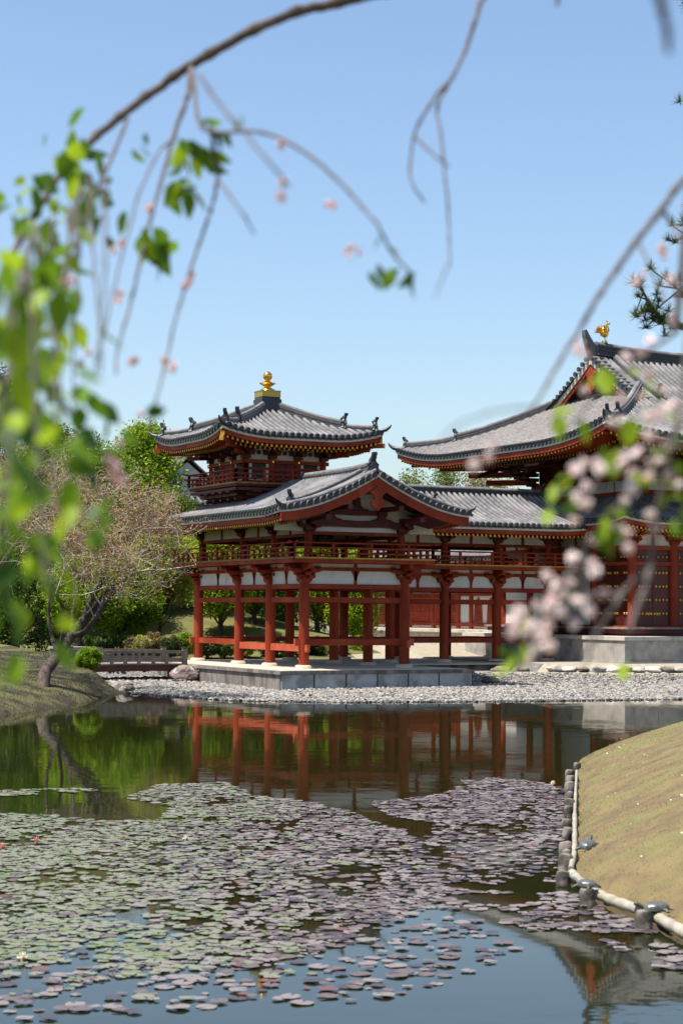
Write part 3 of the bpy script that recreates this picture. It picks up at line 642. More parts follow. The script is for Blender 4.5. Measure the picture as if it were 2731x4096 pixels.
# ridges
zr0 = P1(HS)
def rz(y): return zr0 - .04 + .10 * max(0, (1.2 - y) / 2.6) ** 2
ridge('front_ridge', [(Xm, y, rz(y)) for y in (3.9, 3, 2, 1, .2, -.6, -1.15)], (1, 0, 0), .30, .22, wing, 4)
ornament('ridge_ornament', (Xm, -1.22, zr0 - .08), (0, -1, 0), .62, wing)
ornament('ridge_ornament', (Xm, 3.98, zr0 - .1), (0, 1, 0), .50, wing, horn=False)
ridge('corridor_ridge', [(x, Ym, zr0 - .05) for x in (5.2, 8, 11, 14.0)], (0, 1, 0), .30, .24, wing, 4, dark=True)
ornament('ridge_ornament', (14.1, Ym, zr0 - .1), (1, 0, 0), .55, wing)
def desc(sgn, d0, d1, y, nme='descending_ridge'):
    pts = [(Xm + sgn * (HS - d), y, P1(d) + .02) for d in [d1 + (d0 - d1) * i / 6 for i in range(7)]]
    ridge(nme, pts, (0, 1, 0), .20, .17, wing, 3)
    ornament('ridge_ornament', (Xm + sgn * (HS - d0 + .03), y, P1(d0) + .0), (sgn, -.6, 0), .46, wing)
desc(-1, .75, 3.3, -.75); desc(1, .95, 3.3, -.75)
hipend('corner_tile', (-EV + .1, YF - .02, zL(YF, 0) + .02), (-1, -.35, 0), .8, wing); hipend('corner_tile', (Wd + EV - .1, YF - .02, zL(YF, 0) + .02), (1, -.35, 0), .8, wing)
# gable end: barge boards, pale strip, cross tiles
tt = [HS * i / 16 for i in range(17)]
def bz(t): return P1(HS - t) - .13 + .13 * max(0, (t - 1.7) / 1.8) ** 2
for sgn in (-1, 1):
    mb = MB()
    for (y0, y1, zt, zb, mi) in ((-1.60, -1.52, -.055, -.37, 0), (-1.62, -1.50, .012, -.053, 1)):
        rows = []
        for t in tt:
            x = Xm + sgn * t; k = 1.0 + .0 * t
            rows.append([(x, y0, bz(t) + zb * (1 if mi else (1.0 - .08 * t / HS))), (x, y1, bz(t) + zb * (1 if mi else (1.0 - .08 * t / HS))), (x, y1, bz(t) + zt), (x, y0, bz(t) + zt)])
        vs = [q for R in rows for q in R]; fs = []
        for i in range(16):
            for j in range(4): fs.append((i * 4 + j, i * 4 + (j + 1) % 4, (i + 1) * 4 + (j + 1) % 4, (i + 1) * 4 + j))
        fs += [(0, 1, 2, 3), (64, 65, 66, 67)]; mb.add(vs, fs, mi)
    mb.build('barge_board', [RED, WSTR], wing)
    mb = MB(); n = 15
    for i in range(n):
        t = .16 + (HS - .2) * i / (n - 1); x = Xm + sgn * t; z = bz(t) + .10
        mb.tube([(x, -1.66, z + .01), (x, -1.18, z + .055)], .085, 9, 0); mb.tube([(x, -1.70, z + .005), (x, -1.655, z + .01)], .098, 10, 1)
        t2 = t + .115; mb.obox((Xm + sgn * t2, -1.60, bz(t2) + .055), (.05, 0, -sgn * .022), (0, .06, 0), (0, 0, .04), 0)
    mb.build('verge_tiles', [TILE, TILED], wing)
    # roof underside between gable wall and barge
    mb = MB(); mb.grid([[(Xm + sgn * t, y, bz(t) - .10) for y in (-1.50, .0)] for t in tt], 0, flip=sgn > 0)
    for y in (-1.25, -.95, -.65, -.35): mb.tube([(Xm + sgn * t, y, bz(t) - .15) for t in tt], .035, 4, 0)
    mb.build('verge_soffit', REDD, wing)
# pendant in the gable
mb = MB()
hp = [(0, -.62), (.10, -.52), (.22, -.50), (.27, -.38), (.22, -.27), (.12, -.24), (.17, -.1), (.3, .0), (0, .18), (-.3, .0), (-.17, -.1), (-.12, -.24), (-.22, -.27), (-.27, -.38), (-.22, -.50), (-.10, -.52)]
mb.prism([(a * 1.0, b_ * 1.0) for a, b_ in hp], (Xm, -1.54, 5.72), (1, 0, 0), (0, 0, 1), .10); mb.build('gable_pendant', RED, wing)
# gable wall: plaster triangle, rainbow beams, frog-leg struts
mb = MB(); tri = [(Xm - 3.0, 4.45)] + [(Xm + s_ * t, bz(t) - .12) for s_, t in [(-1, 3.0), (-1, 2.4), (-1, 1.6), (-1, .8), (1, 0), (1, .8), (1, 1.6), (1, 2.4), (1, 3.0)]] + [(Xm + 3.0, 4.45)]
mb.prism(tri, (0, .05, 0), (1, 0, 0), (0, 0, 1), .05); mb.build('gable_plaster', PLAS, wing)
mb = MB()
def bar(pts_top, pts_bot, y0, th): mb.prism(pts_bot + pts_top[::-1], (0, y0, 0), (1, 0, 0), (0, 0, 1), th)
bar([(.1, 4.74), (.5, 4.84), (1.2, 4.86), (Xm, 4.83), (2.6, 4.86), (3.3, 4.84), (3.7, 4.74)], [(.1, 4.60), (.9, 4.63), (Xm, 4.615), (2.9, 4.63), (3.7, 4.60)], -.0, .14)
bar([(.75, 5.10), (1.1, 5.20), (Xm, 5.17), (2.7, 5.20), (3.05, 5.10)], [(.75, 5.0), (1.2, 5.03), (Xm, 5.01), (2.6, 5.03), (3.05, 5.0)], -.0, .13)
fl = [(-.42, 0), (-.34, .05), (-.2, .07), (-.12, .14), (-.12, .22), (.12, .22), (.12, .14), (.2, .07), (.34, .05), (.42, 0)]
for (x, z, k) in ((.95, 4.845, .95), (2.85, 4.845, .95), (Xm, 5.185, 1.15)): mb.prism([(a * k, b_ * k) for a, b_ in fl], (x, -.01, z), (1, 0, 0), (0, 0, 1), .13)
mb.box(Xm - .12, Xm + .12, -.12, .02, 5.42, 5.62)
for x in (.95, 2.85): mb.box(x - .16, x + .16, -.22, .05, 5.04, 5.16)
for (x, z) in ((.14, 4.86), (3.66, 4.86), (.95, 5.22), (2.85, 5.22), (Xm, 5.78)): mb.box(x - .09, x + .09, -1.5, .1, z - .08, z + .08)
mb.build('gable_beams', REDD, wing)
mb = MB(); mb.box(.2, Wd - .2, -.02, .0, 4.452, 4.60); mb.build('gable_band', PLAS, wing)
mb = MB(); mb.box(.2, Wd - .2, .3, Yb, 4.86, 4.9); mb.box(Wd, XR - .4, Yc + .1, Yb - .1, 4.86, 4.9); mb.build('ceiling', REDD, wing)

# ------------------------------------------------------------------ tower (part of the wing)
TH = 1.56; TE = 3.22
tower = MB()
for i in range(4):
    sx, sy = ((-1, -1), (1, -1), (1, 1), (-1, 1))[i]
mbw = MB(); mbw.box(Xm - TH + .08, Xm + TH - .08, Ym - TH + .08, Ym + TH - .08, 4.9, 7.75); mbw.box(Xm - 1.35, Xm + 1.35, Ym - 1.35, Ym + 1.35, 4.9, 6.1)
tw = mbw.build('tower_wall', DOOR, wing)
def tower_face(O, A, N):
    """one face: posts, beams, windows with pale jambs, plaster cusps and bracket sets"""
    A = Vector((*A, 0)); N = Vector((*N, 0)); O = Vector((*O, 0))
    def bx(mb, a0, a1, z0, z1, n0, n1, mi=0): mb.obox(O + A * (a0 + a1) / 2 + N * (n0 + n1) / 2 + Vector((0, 0, (z0 + z1) / 2)), A * (a1 - a0) / 2, N * (n1 - n0) / 2, (0, 0, (z1 - z0) / 2), mi)
    mb = MB(); third = TH * 2 / 3
    for k in range(4):
        a = -TH + third * k; p = O + A * a
        mb.tube([p + Vector((0, 0, 6.3)), p + Vector((0, 0, 7.36))], .115, 12)
    bx(mb, -TH - .2, TH + .2, 7.13, 7.26, -.06, .10); bx(mb, -TH, TH, 6.93 - .0, 6.99, -.05, .07); bx(mb, -TH, TH, 6.35, 6.50, -.05, .07); bx(mb, -TH - .3, TH + .3, 7.72, 7.82, -.06, .12)
    mb.build('tower_frame', RED, wing)
    mb = MB(); bx(mb, -TH, TH, 7.262, 7.72, -.08, -.02); mb.build('tower_plaster', PLAS, wing)
    mb = MB()
    for k in range(4): q = O + A * (-TH + third * k) + N * .125 + Vector((0, 0, 7.195)); mb.obox(q, A * .03, N * .012, (0, 0, .03))
    mb.build('nail_cover', GOLD, wing)
    for k in (0, 2):
        a = -TH + third * k; mb = MB(); bx(mb, a + .25, a + third - .25, 6.56, 7.10, -.03, .01, 0)
        for j in range(9): bx(mb, a + .28 + (third - .56) * j / 8 - .012, a + .28 + (third - .56) * j / 8 + .012, 6.56, 7.10, .012, .03, 0)
        wn = mb.build('window_lattice', GREEN, wing); mb = MB(); bx(mb, a + .13, a + .235, 6.5, 7.12, -.03, .02); bx(mb, a + third - .235, a + third - .13, 6.5, 7.12, -.03, .02); bx(mb, a + .24, a + third - .24, 6.5, 6.555, -.03, .02); mb.build('window_jamb', PLAS, wn)
    mb = MB(); a = -TH + third
    bx(mb, a + .12, a + third / 2 - .01, 6.5, 7.12, -.02, .03); bx(mb, a + third / 2 + .01, a + third - .12, 6.5, 7.12, -.02, .03); mb.build('tower_door', REDD, wing)
    # bracket sets under the eave: stepped outwards
    mb = MB()
    for k in range(4):
        a = -TH + third * k
        bx(mb, a - .15, a + .15, 7.30, 7.44, -.12, .16)
        bx(mb, a - .34, a + .34, 7.44, 7.54, -.06, .08); 
        for q in (-.28, 0, .28): bx(mb, a + q - .07, a + q + .07, 7.54, 7.62, -.08, .12)
        bx(mb, a - .06, a + .06, 7.42, 7.54, 0, .55); bx(mb, a - .32, a + .32, 7.60, 7.69, .42, .54)
        for q in (-.26, 0, .26): bx(mb, a + q - .06, a + q + .06, 7.69, 7.76, .40, .56)
        bx(mb, a - .06, a + .06, 7.60, 7.72, 0, .95)
        if k < 3:
            m_ = a + third / 2; bx(mb, m_ - .07, m_ + .07, 7.46, 7.58, -.02, .04); bx(mb, m_ - .03, m_ + .03, 7.50, 7.60, -.02, .05)
    bx(mb, -TH - .6, TH + .6, 7.76, 7.88, .38, .56); bx(mb, -TH - 1.0, TH + 1.0, 7.80, 7.90, .80, .98); bx(mb, -TH - .5, TH + .5, 7.83, 7.89, .0, .8)
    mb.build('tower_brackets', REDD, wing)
tower_face((Xm, Ym - TH), (1, 0), (0, -1)); tower_face((Xm - TH, Ym), (0, -1), (-1, 0)); tower_face((Xm + TH, Ym), (0, 1), (1, 0))
# corner brackets
for sx, sy in ((-1, -1), (1, -1), (-1, 1), (1, 1)):
    mb = MB(); c = Vector((Xm + sx * TH, Ym + sy * TH, 0)); d = Vector((sx, sy, 0)).normalized()
    mb.obox(c + d * .45 + Vector((0, 0, 7.50)), d * .55, Vector((-d.y, d.x, 0)) * .06, (0, 0, .07)); mb.obox(c + d * .85 + Vector((0, 0, 7.68)), d * .95, Vector((-d.y, d.x, 0)) * .06, (0, 0, .07))
    mb.obox(c + d * 1.2 + Vector((0, 0, 7.83)), d * 1.15, Vector((-d.y, d.x, 0)) * .07, (0, 0, .08))
    mb.obox(c + d * 1.5 + Vector((0, 0, 8.0)), d * .75, Vector((-d.y, d.x, 0)) * .07, (0, 0, .07))
    mb.build('corner_rafter', RED, wing)
mb = MB()
for sx, sy in ((-1, -1), (1, -1), (-1, 1), (1, 1)):
    d = Vector((sx, sy, 0)).normalized(); c = Vector((Xm + sx * TH, Ym + sy * TH, 0)); mb.obox(c + d * 2.36 + Vector((0, 0, 7.83)), d * .012, Vector((-d.y, d.x, 0)) * .075, (0, 0, .085)); mb.obox(c + d * 2.26 + Vector((0, 0, 8.0)), d * .012, Vector((-d.y, d.x, 0)) * .075, (0, 0, .075))
mb.build('gilt_end', YEL, wing)
# roof
TD = TE - .30
def Pt(d): return 8.03 + .30 * d + .034 * d * d
def zT(a, d): q = max(0, (abs(a) / TE - .30) / .70); return Pt(d) + .33 * q ** 2.2 * max(0, 1 - d / TD) ** 1.0
for (O, A, I, nme) in (((Xm, Ym - TE), (1, 0), (0, 1), 'tower_roof_slope'), ((Xm - TE, Ym), (0, 1), (1, 0), 'tower_roof_slope'), ((Xm + TE, Ym), (0, 1), (-1, 0), 'tower_roof_slope'), ((Xm, Ym + TE), (1, 0), (0, -1), 'tower_roof_slope')):
    roof(nme, O, A, I, -TE, TE, zT, lambda a: (0, min(TE - abs(a), TD)), wing, sp=.252)
    eave('tower_eave', O, A, I, -TE + .03, TE - .03, lambda a: zT(a, 0), wing, 1.66, sp=.19, rise=.12, hip=(1, 1))
for sx, sy in ((-1, -1), (1, -1), (-1, 1), (1, 1)):
    f = lambda d: (Xm + sx * (TE - d), Ym + sy * (TE - d), zT(TE - d, d) + .03)
    sdv = Vector((-sy, sx, 0)).normalized()
    ridge('hip_ridge', [f(d) for d in [TD - (TD - 1.15) * i / 7 for i in range(8)]], sdv, .24, .26, wing, 5)
    ornament('ridge_ornament', f(1.10), (sx, sy, 0), .50, wing)
    ridge('hip_ridge', [Vector(f(d)) - Vector((0, 0, .02)) for d in [1.1 - .85 * i / 5 for i in range(6)]], sdv, .22, .17, wing, 4)
    ornament('ridge_ornament', f(.25), (sx, sy, 0), .44, wing)
    hipend('corner_tile', f(0.06), (sx, sy, 0), .8, wing)
mb = MB(); mb.box(Xm - .40, Xm + .40, Ym - .40, Ym + .40, 9.22, 9.66); mb.box(Xm - .46, Xm + .46, Ym - .46, Ym + .46, 9.24, 9.40); mb.box(Xm - .36, Xm + .36, Ym - .36, Ym + .36, 9.66, 9.74); mb.build('finial_base', RIDGD, wing)
mb = MB(); mb.box(Xm - .37, Xm + .37, Ym - .37, Ym + .37, 9.745, 9.975, 0); mb.box(Xm - .385, Xm + .385, Ym - .385, Ym + .385, 9.955, 9.985, 0)
bxo = mb.build('finial_box', GOLDB, wing)
mb = MB()
mb.lathe((Xm, Ym, 9.98), [(.30, 0), (.27, .06), (.18, .11), (.12, .14), (.11, .17), (.17, .20), (.30, .285), (.31, .30), (.20, .31), (.14, .36), (.09, .39), (.08, .42), (.12, .44), (.165, .50), (.18, .57), (.165, .64), (.11, .70), (.05, .735), (.015, .77), (.001, .79)], 32)
mb.build('finial_jewel', GOLD, wing)
# tower balcony
TB = 2.27
mb = MB(); mb.box(Xm - TB + .05, Xm + TB - .05, Ym - TB + .05, Ym + TB - .05, 6.30, 6.34, 0)
for (x0, x1, y0, y1) in ((-TB, TB, -TB, -TB + .1), (-TB, TB, TB - .1, TB), (-TB, -TB + .1, -TB + .1, TB - .1), (TB - .1, TB, -TB + .1, TB - .1)):
    mb.box(Xm + x0, Xm + x1, Ym + y0, Ym + y1, 6.335, 6.39, 1)
    mb.box(Xm + x0 * .965, Xm + x1 * .965, Ym + y0 * .965, Ym + y1 * .965, 6.25, 6.334, 2)
mb.build('tower_balcony', [RED, YELE, REDD], wing)
q = TB - .05
for (a, b_) in (((-q, -q), (q, -q)), ((-q, q), (-q, -q)), ((q, -q), (q, q)), ((q, q), (-q, q))): railing('tower_railing', [(Xm + a[0], Ym + a[1]), (Xm + b_[0], Ym + b_[1])], 6.39, wing, h=(.13, .30, .47), sp=.38, ext=.26)
mb = MB()
for (O, A, N) in (((Xm, Ym - 1.35), (1, 0), (0, -1)), ((Xm - 1.35, Ym), (0, -1), (-1, 0)), ((Xm + 1.35, Ym), (0, 1), (1, 0))):
    A = Vector((*A, 0)); N = Vector((*N, 0)); O = Vector((*O, 0))
    for k in range(5):
        a = -1.35 + 2.7 * k / 4; z = 5.55
        for (L, hh, n1) in ((.14, .13, .14), (.30, .10, .30), (.2, .10, .52), (.30, .10, .62), (.16, .10, .84)):
            mb.obox(O + A * a + N * n1 / 2 + Vector((0, 0, z)), A * (L if L < .2 else .055), N * n1 / 2, (0, 0, hh / 2))
            if L > .2: mb.obox(O + A * a + N * (n1 - .06) + Vector((0, 0, z + .02)), A * L, N * .05, (0, 0, hh / 2))
            z += .135
    mb.obox(O + N * .30 + Vector((0, 0, 5.88)), A * 1.6, N * .05, (0, 0, .05)); mb.obox(O + N * .80 + Vector((0, 0, 6.15)), A * 2.1, N * .05, (0, 0, .05))
mb.build('balcony_brackets', REDD, wing)

# ------------------------------------------------------------------ stone platform under the wing
plat = thing('stone_platform', 'low stone platform with pale floor under the red corridor wing', 'stone platform')
PM = 1.65; PZ = -.13; PX1 = Wd + PM
mb = MB(); mb.box(-PM - .06, PX1 + .06, -PM - .06 - .1, Yc - PM + .2, PZ - .125, PZ - .012, 0); mb.box(-PM - .06, XR + 1, Yc - PM + .2 + .002, Yb + PM, PZ - .125, PZ - .012, 0); mb.build('coping', STOND, plat)
mb = MB(); mb.box(-PM + .12, PX1 - .12, -PM - .0, Yc - PM, PZ - .05, PZ, 0); mb.box(-PM + .12, XR + .8, Yc - PM + .002, Yb + PM - .15, PZ - .05, PZ, 0); mb.build('floor', SANDF, plat)
mb = MB()
# left wall blocks, front wall blocks
y = -PM - .06
for L in (1.55, 1.5, 2.1, 1.9, 2.2, 1.9): mb.box(-PM, -PM + .3, y + .012, y + L - .012, -1.1, PZ - .13, 0); y += L
mb.build('side_wall', STOND, plat)
mb = MB(); x = -PM
for L in (1.18, 1.16, 1.15, 1.15, 1.17, 1.29): mb.box(x + .03, x + L - .03, -PM - .11, -PM + .2, -1.1, PZ - .13, 0); mb.box(x + L - .03, x + L + .03, -PM - .09, -PM + .2, -1.1, PZ - .13, 1); x += L
mb.box(PX1 - .3, PX1, -PM - .06, Yc - PM, -1.1, PZ - .13, 0); mb.build('front_wall', [STONB, TILED], plat)
mb = MB(); mb.box(PX1, XR + 1, Yc - PM + .2, Yc - PM + .5, -1.1, PZ - .13); mb.build('rear_wall', STOND, plat)
# ------------------------------------------------------------------ the main hall
hall = thing('main_hall', 'large red main hall with a sweeping grey tiled roof and gold studded doors', 'temple hall')
HX, HYm = 12.3, 8.3; HH = 8.0                      # left eave line, centre line, half depth at the eave
HXR = HX + 20.6; HXm = (HX + HXR) / 2; HA = (HXR - HX) / 2
def Ph(d): return 8.30 + .325 * d + .0234 * d * d
def uph(t, T): q = max(0, (abs(t) / T - .35) / .65); return .62 * q ** 2.3
def zHl(a, d): return Ph(d) + uph(a, HH) * max(0, 1 - d / 6.0)      # left face, a = Y - HYm
def zHf(a, d): return Ph(d) + uph(a, HA) * .0 + .62 * max(0, 1 - (HA - abs(a)) / 5.2) ** 2.3 * max(0, 1 - d / 6.0)
def hl_z(a, d): return Ph(d) + .62 * max(0, 1 - (HH - abs(a)) / 5.2) ** 2.3 * max(0, 1 - d / 6.0)
GD = 5.5                                           # depth of the gable wall behind the left eave
VX = HX + 4.95                                      # verge
roof('left_roof_skirt', (HX, HYm), (0, 1), (1, 0), -HH, HH, hl_z, lambda a: (0, min(GD, HH - abs(a))), hall, sp=.27, rib=TILEO, pan=TILEQ, rr=.07)
roof('front_roof_slope', (HXm, HYm - HH), (1, 0), (0, 1), -HA, HA, zHf, lambda a: (0, HH if abs(a) < HA - (VX - HX) else max(0.01, HA - abs(a))), hall, sp=.30, rr=.085)
roof('back_roof_slope', (HXm, HYm + HH), (1, 0), (0, -1), -HA, HA, zHf, lambda a: (0, HH if abs(a) < HA - (VX - HX) else max(0.01, HA - abs(a))), hall, sp=.8)
roof('right_roof_skirt', (HXR, HYm), (0, 1), (-1, 0), -HH, HH, hl_z, lambda a: (0, min(GD, HH - abs(a))), hall, sp=.8)
eave('left_eave', (HX, HYm), (0, 1), (1, 0), -HH + .05, HH - .05, lambda a: hl_z(a, 0), hall, 3.0, sp=.24, rise=.10, white=.10, fascia=.2, hip=(1, 1))
eave('front_eave', (HXm, HYm - HH), (1, 0), (0, 1), -HA + .05, HA - .05, lambda a: zHf(a, 0), hall, 3.0, sp=.24, rise=.10, white=.10, fascia=.2, hip=(1, 1))
# gable
gz = lambda t: Ph(HH - t)                            # height of the roof at distance t from the centre line
tg = [3.6 * i / 12 for i in range(13)]
for s_ in (-1, 1):
    mb = MB()
    for (x0, x1, zt, zb, mi) in ((VX - .06, VX + .02, -.25, -.44, 0), (VX - .10, VX + .02, .0, -.248, 1)):
        rows = [[(x0, HYm + s_ * t, gz(t) + zb), (x1, HYm + s_ * t, gz(t) + zb), (x1, HYm + s_ * t, gz(t) + zt), (x0, HYm + s_ * t, gz(t) + zt)] for t in tg]
        vs = [q for R in rows for q in R]; fs = [(i * 4 + j, i * 4 + (j + 1) % 4, (i + 1) * 4 + (j + 1) % 4, (i + 1) * 4 + j) for i in range(12) for j in range(4)] + [(0, 1, 2, 3), (48, 49, 50, 51)]
        mb.add(vs, fs, mi)
    mb.build('barge_board', [RED, STONL], hall)
    mb = MB()
    for i in range(13):
        t = .2 + 3.2 * i / 12; mb.tube([(VX - .16, HYm + s_ * t, gz(t) + .09), (VX + .5, HYm + s_ * t, gz(t) + .12)], .09, 8, 0); mb.tube([(VX - .22, HYm + s_ * t, gz(t) + .088), (VX - .155, HYm + s_ * t, gz(t) + .09)], .105, 10, 1)
    mb.build('verge_tiles', [TILE, TILED], hall)
    ridge('verge_ridge', [(VX + 1.0, HYm + s_ * t, gz(t) + .02) for t in (.3, .9, 1.5, 2.1, 2.7, 3.2)], (1, 0, 0), .30, .26, hall, 4)
    ornament('ridge_ornament', (VX + 1.0, HYm + s_ * 3.25, gz(3.25)), (0, s_, 0), .55, hall)
    ridge('verge_ridge', [(VX + .45, HYm + s_ * t, gz(t) + .02) for t in (.3, .9, 1.5, 2.1, 2.7, 3.0)], (1, 0, 0), .22, .12, hall, 2)
    f = lambda d: (HX + d, HYm + s_ * (HH - d), hl_z(HH - d, d) + .03)
    sdv = Vector((-s_, 1, 0)).normalized() if s_ < 0 else Vector((-1, 1, 0)).normalized(); sdv = Vector((s_, 1, 0)).normalized() if False else Vector((-s_, -1, 0)).normalized() * 1
    ridge('hip_ridge', [f(d) for d in [5.45 - 3.45 * i / 11 for i in range(12)]], sdv, .30, .30, hall, 6)
    ornament('ridge_ornament', f(1.95), (-1, s_, 0), .50, hall)
    ridge('hip_ridge', [Vector(f(d)) - Vector((0, 0, .02)) for d in [1.9 - 1.55 * i / 8 for i in range(9)]], sdv, .26, .24, hall, 5)
    ornament('ridge_ornament', f(.32), (-1, s_, 0), .45, hall); hipend('corner_tile', f(.08), (-1, s_, 0), 1.0, hall)
mb = MB(); mb.prism([(-3.3, Ph(HH - 3.3) - .3)] + [(s_ * t, gz(t) - .2) for s_, t in ((-1, 3.2), (-1, 2.4), (-1, 1.6), (-1, .8), (1, 0), (1, .8), (1, 1.6), (1, 2.4), (1, 3.2))] + [(3.3, Ph(HH - 3.3) - .3)], (VX + .75, HYm, 0), (0, 1, 0), (0, 0, 1), .06)
mb.build('gable_wall', [REDD], hall)
mb = MB(); 
for (y, z, hw, hh) in ((-1.1, 10.75, .55, .22), (1.1, 10.75, .55, .22), (0, 11.15, .35, .16)): mb.box(VX + .70, VX + .748, HYm + y - hw, HYm + y + hw, z - hh, z + hh)
mb.build('gable_plaster', PLAS, hall)
mb = MB(); mb.prism([(a * 1.25, b_ * 1.4) for a, b_ in hp], (VX - .12, HYm, 11.75), (0, 1, 0), (0, 0, 1), .08); mb.build('gable_pendant', RED, hall)
# main ridge with its upswept end
rpts = [(x, HYm, Ph(HH) - .06 + .20 * max(0, 1 - (x - VX) / 4.5) ** 2) for x in (VX + .15, VX + .8, VX + 1.6, VX + 2.6, VX + 4, VX + 6, VX + 9, HXR - 4.4)]
ridge('main_ridge', rpts, (0, 1, 0), .46, .42, hall, 6, dark=True, light=TILE)
mb = MB(); x0 = VX + .15; z0 = Ph(HH) + .24
mb.prism([(0, -.5), (0, .28), (-.16, .40), (-.34, .64), (-.52, .92), (-.60, .90), (-.60, .66), (-.50, .30), (-.36, -.15), (-.2, -.4)], (x0 + .02, HYm + .12, z0), (1, 0, 0), (0, 0, 1), .24); mb.build('ridge_end_tile', RIDGE, hall)
# phoenix: a thing of its own standing on the ridge
bird = thing('phoenix_statue', 'gilded phoenix statue standing on the left end of the high roof ridge', 'bird statue')
bx0 = Vector((VX + .62, HYm, Ph(HH) + .80))
mb = MB(); 
mb.tube([bx0 + .82 * Vector(p) for p in ((.20, 0, .36), (.10, 0, .33), (-.02, 0, .31), (-.14, 0, .33), (-.22, 0, .42))], [.07, .14, .15, .12, .05], 12)
mb.tube([bx0 + .82 * Vector(p) for p in ((.16, 0, .36), (.23, 0, .48), (.22, 0, .62), (.19, 0, .74), (.22, 0, .84))], [.085, .065, .045, .038, .04], 10)
mb.lathe(bx0 + .82 * Vector((.25, 0, .86)), [(.001, -.06), (.045, -.04), (.06, 0), (.045, .045), (.001, .06)], 10)
mb.tube([bx0 + .82 * Vector(p) for p in ((.28, 0, .87), (.35, 0, .85), (.38, 0, .82))], [.03, .02, .004], 6)
for k in range(3): mb.tube([bx0 + .82 * Vector((.24 - .03 * k, 0, .90)), bx0 + .82 * Vector((.20 - .05 * k, 0, 1.0 + .01 * k))], [.016, .006], 5)
mb.build('body', GOLD, bird)
mb = MB()
for s_ in (-1, 1):
    for k in range(6): mb.tube([bx0 + .82 * Vector((.05 - .03 * k, s_ * .12, .40)), bx0 + .82 * Vector((-.02 - .04 * k, s_ * (.20 + .02 * k), .58 + .02 * k)), bx0 + .82 * Vector((-.02 - .055 * k, s_ * (.22 + .02 * k), .80 - .05 * k))], [.045, .04, .012], 6)
mb.build('wings', GOLD, bird)
mb = MB()
for k in range(9):
    a = 2.0 + .14 * k; mb.tube([bx0 + .82 * Vector((-.18, 0, .36)), bx0 + .82 * Vector((-.18 + .24 * cos(a), (k % 3 - 1) * .03, .36 + .24 * sin(a))), bx0 + .82 * Vector((-.18 + .40 * cos(a + .1), (k % 3 - 1) * .05, .36 + .40 * sin(a + .1)))], [.03, .03, .012], 6)
mb.build('tail', GOLD, bird)
for s_ in (-1, 1): mb = MB(); mb.tube([bx0 + .82 * Vector((.03, s_ * .05, .24)), bx0 + .82 * Vector((.05, s_ * .05, .10)), bx0 + .82 * Vector((.04, s_ * .05, -.04))], [.03, .018, .018], 8); mb.tube([bx0 + .82 * Vector((.0, s_ * .05, -.05)), bx0 + .82 * Vector((.12, s_ * .05, -.05))], .02, 6); mb.build('leg', GOLD, bird)
mb = MB(); mb.lathe(bx0 - Vector((0, 0, .14)), [(.14, 0), (.15, .03), (.10, .06), (.12, .09), (.001, .09)], 14); mb.build('pedestal', GOLDB, bird)

# core walls between the two roofs
KX0, KY0, KY1 = 17.0, 4.4, 12.2; KX1 = 2 * HXm - KX0
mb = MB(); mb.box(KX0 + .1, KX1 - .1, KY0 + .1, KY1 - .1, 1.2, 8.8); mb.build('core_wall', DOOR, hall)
def face_bx(O, A, N):
    A = Vector((*A, 0)); N = Vector((*N, 0)); O = Vector((*O, 0))
    def bx(mb, a0, a1, z0, z1, n0, n1, mi=0): mb.obox(O + A * (a0 + a1) / 2 + N * (n0 + n1) / 2 + Vector((0, 0, (z0 + z1) / 2)), A * abs(a1 - a0) / 2, N * abs(n1 - n0) / 2, (0, 0, (z1 - z0) / 2), mi)
    def pt(a, n, z): return O + A * a + N * n + Vector((0, 0, z))
    return bx, pt, A, N
def core_face(O, A, N, L, nb):
    bx, pt, A, N = face_bx(O, A, N)
    mb = MB(); bx(mb, -.2, L + .2, 5.95, 6.12, -.05, .12); bx(mb, -.2, L + .2, 6.50, 6.66, -.05, .12); bx(mb, -.2, L + .2, 7.12, 7.26, -.05, .12)
    for k in range(nb + 1): mb.tube([pt(L * k / nb, 0, 5.0), pt(L * k / nb, 0, 7.15)], .2, 14)
    bx(mb, -.6, L + .6, 5.52, 5.70, .25, .40); bx(mb, -.9, L + .9, 5.86, 5.93, .52, .60)
    n = int(L / .45)
    for k in range(n + 1): bx(mb, L * k / n - .03, L * k / n + .03, 5.70, 5.93, .53, .59)
    mb.build('core_frame', RED, hall)
    mb = MB(); bx(mb, -.9, L + .9, 5.64, 5.70, .45, .64); mb.build('gilt_band', YELE, hall)
    mb = MB(); bx(mb, -.9, L + .9, 5.72, 5.86, .54, .57); mb.build('green_panel', GREEN, hall)
    mb = MB()
    for k in range(nb):
        for h in (0, 1): a = L * (k + h * .5) / nb; bx(mb, a + .22 - .17 * h, a + L * .5 / nb - .05 - .17 * h, 6.67, 7.11, -.04, .02)
    mb.build('core_plaster', PLAS, hall)
    mb = MB()
    for k in range(nb + 1):
        a = L * k / nb
        for (z, n1, ln) in ((7.20, .3, .35), (7.42, .75, .5), (7.64, 1.25, .6), (7.86, 1.8, .65)):
            bx(mb, a - .09, a + .09, z, z + .16, -.1, n1 + .15); bx(mb, a - ln, a + ln, z + .10, z + .22, n1 - .08, n1 + .08)
            for q in (-.8, 0, .8): bx(mb, a + q * ln - .09, a + q * ln + .09, z + .21, z + .31, n1 - .11, n1 + .11)
        mb.obox(pt(a, 1.7, 7.95), A * .08, N * 1.3 + Vector((0, 0, -.42)), (0, 0, .09))
    bx(mb, -1.6, L + 1.6, 8.1, 8.24, 1.7, 1.9); bx(mb, -.8, L + .8, 7.86, 7.96, 1.15, 1.32)
    mb.build('eave_brackets', REDD, hall)
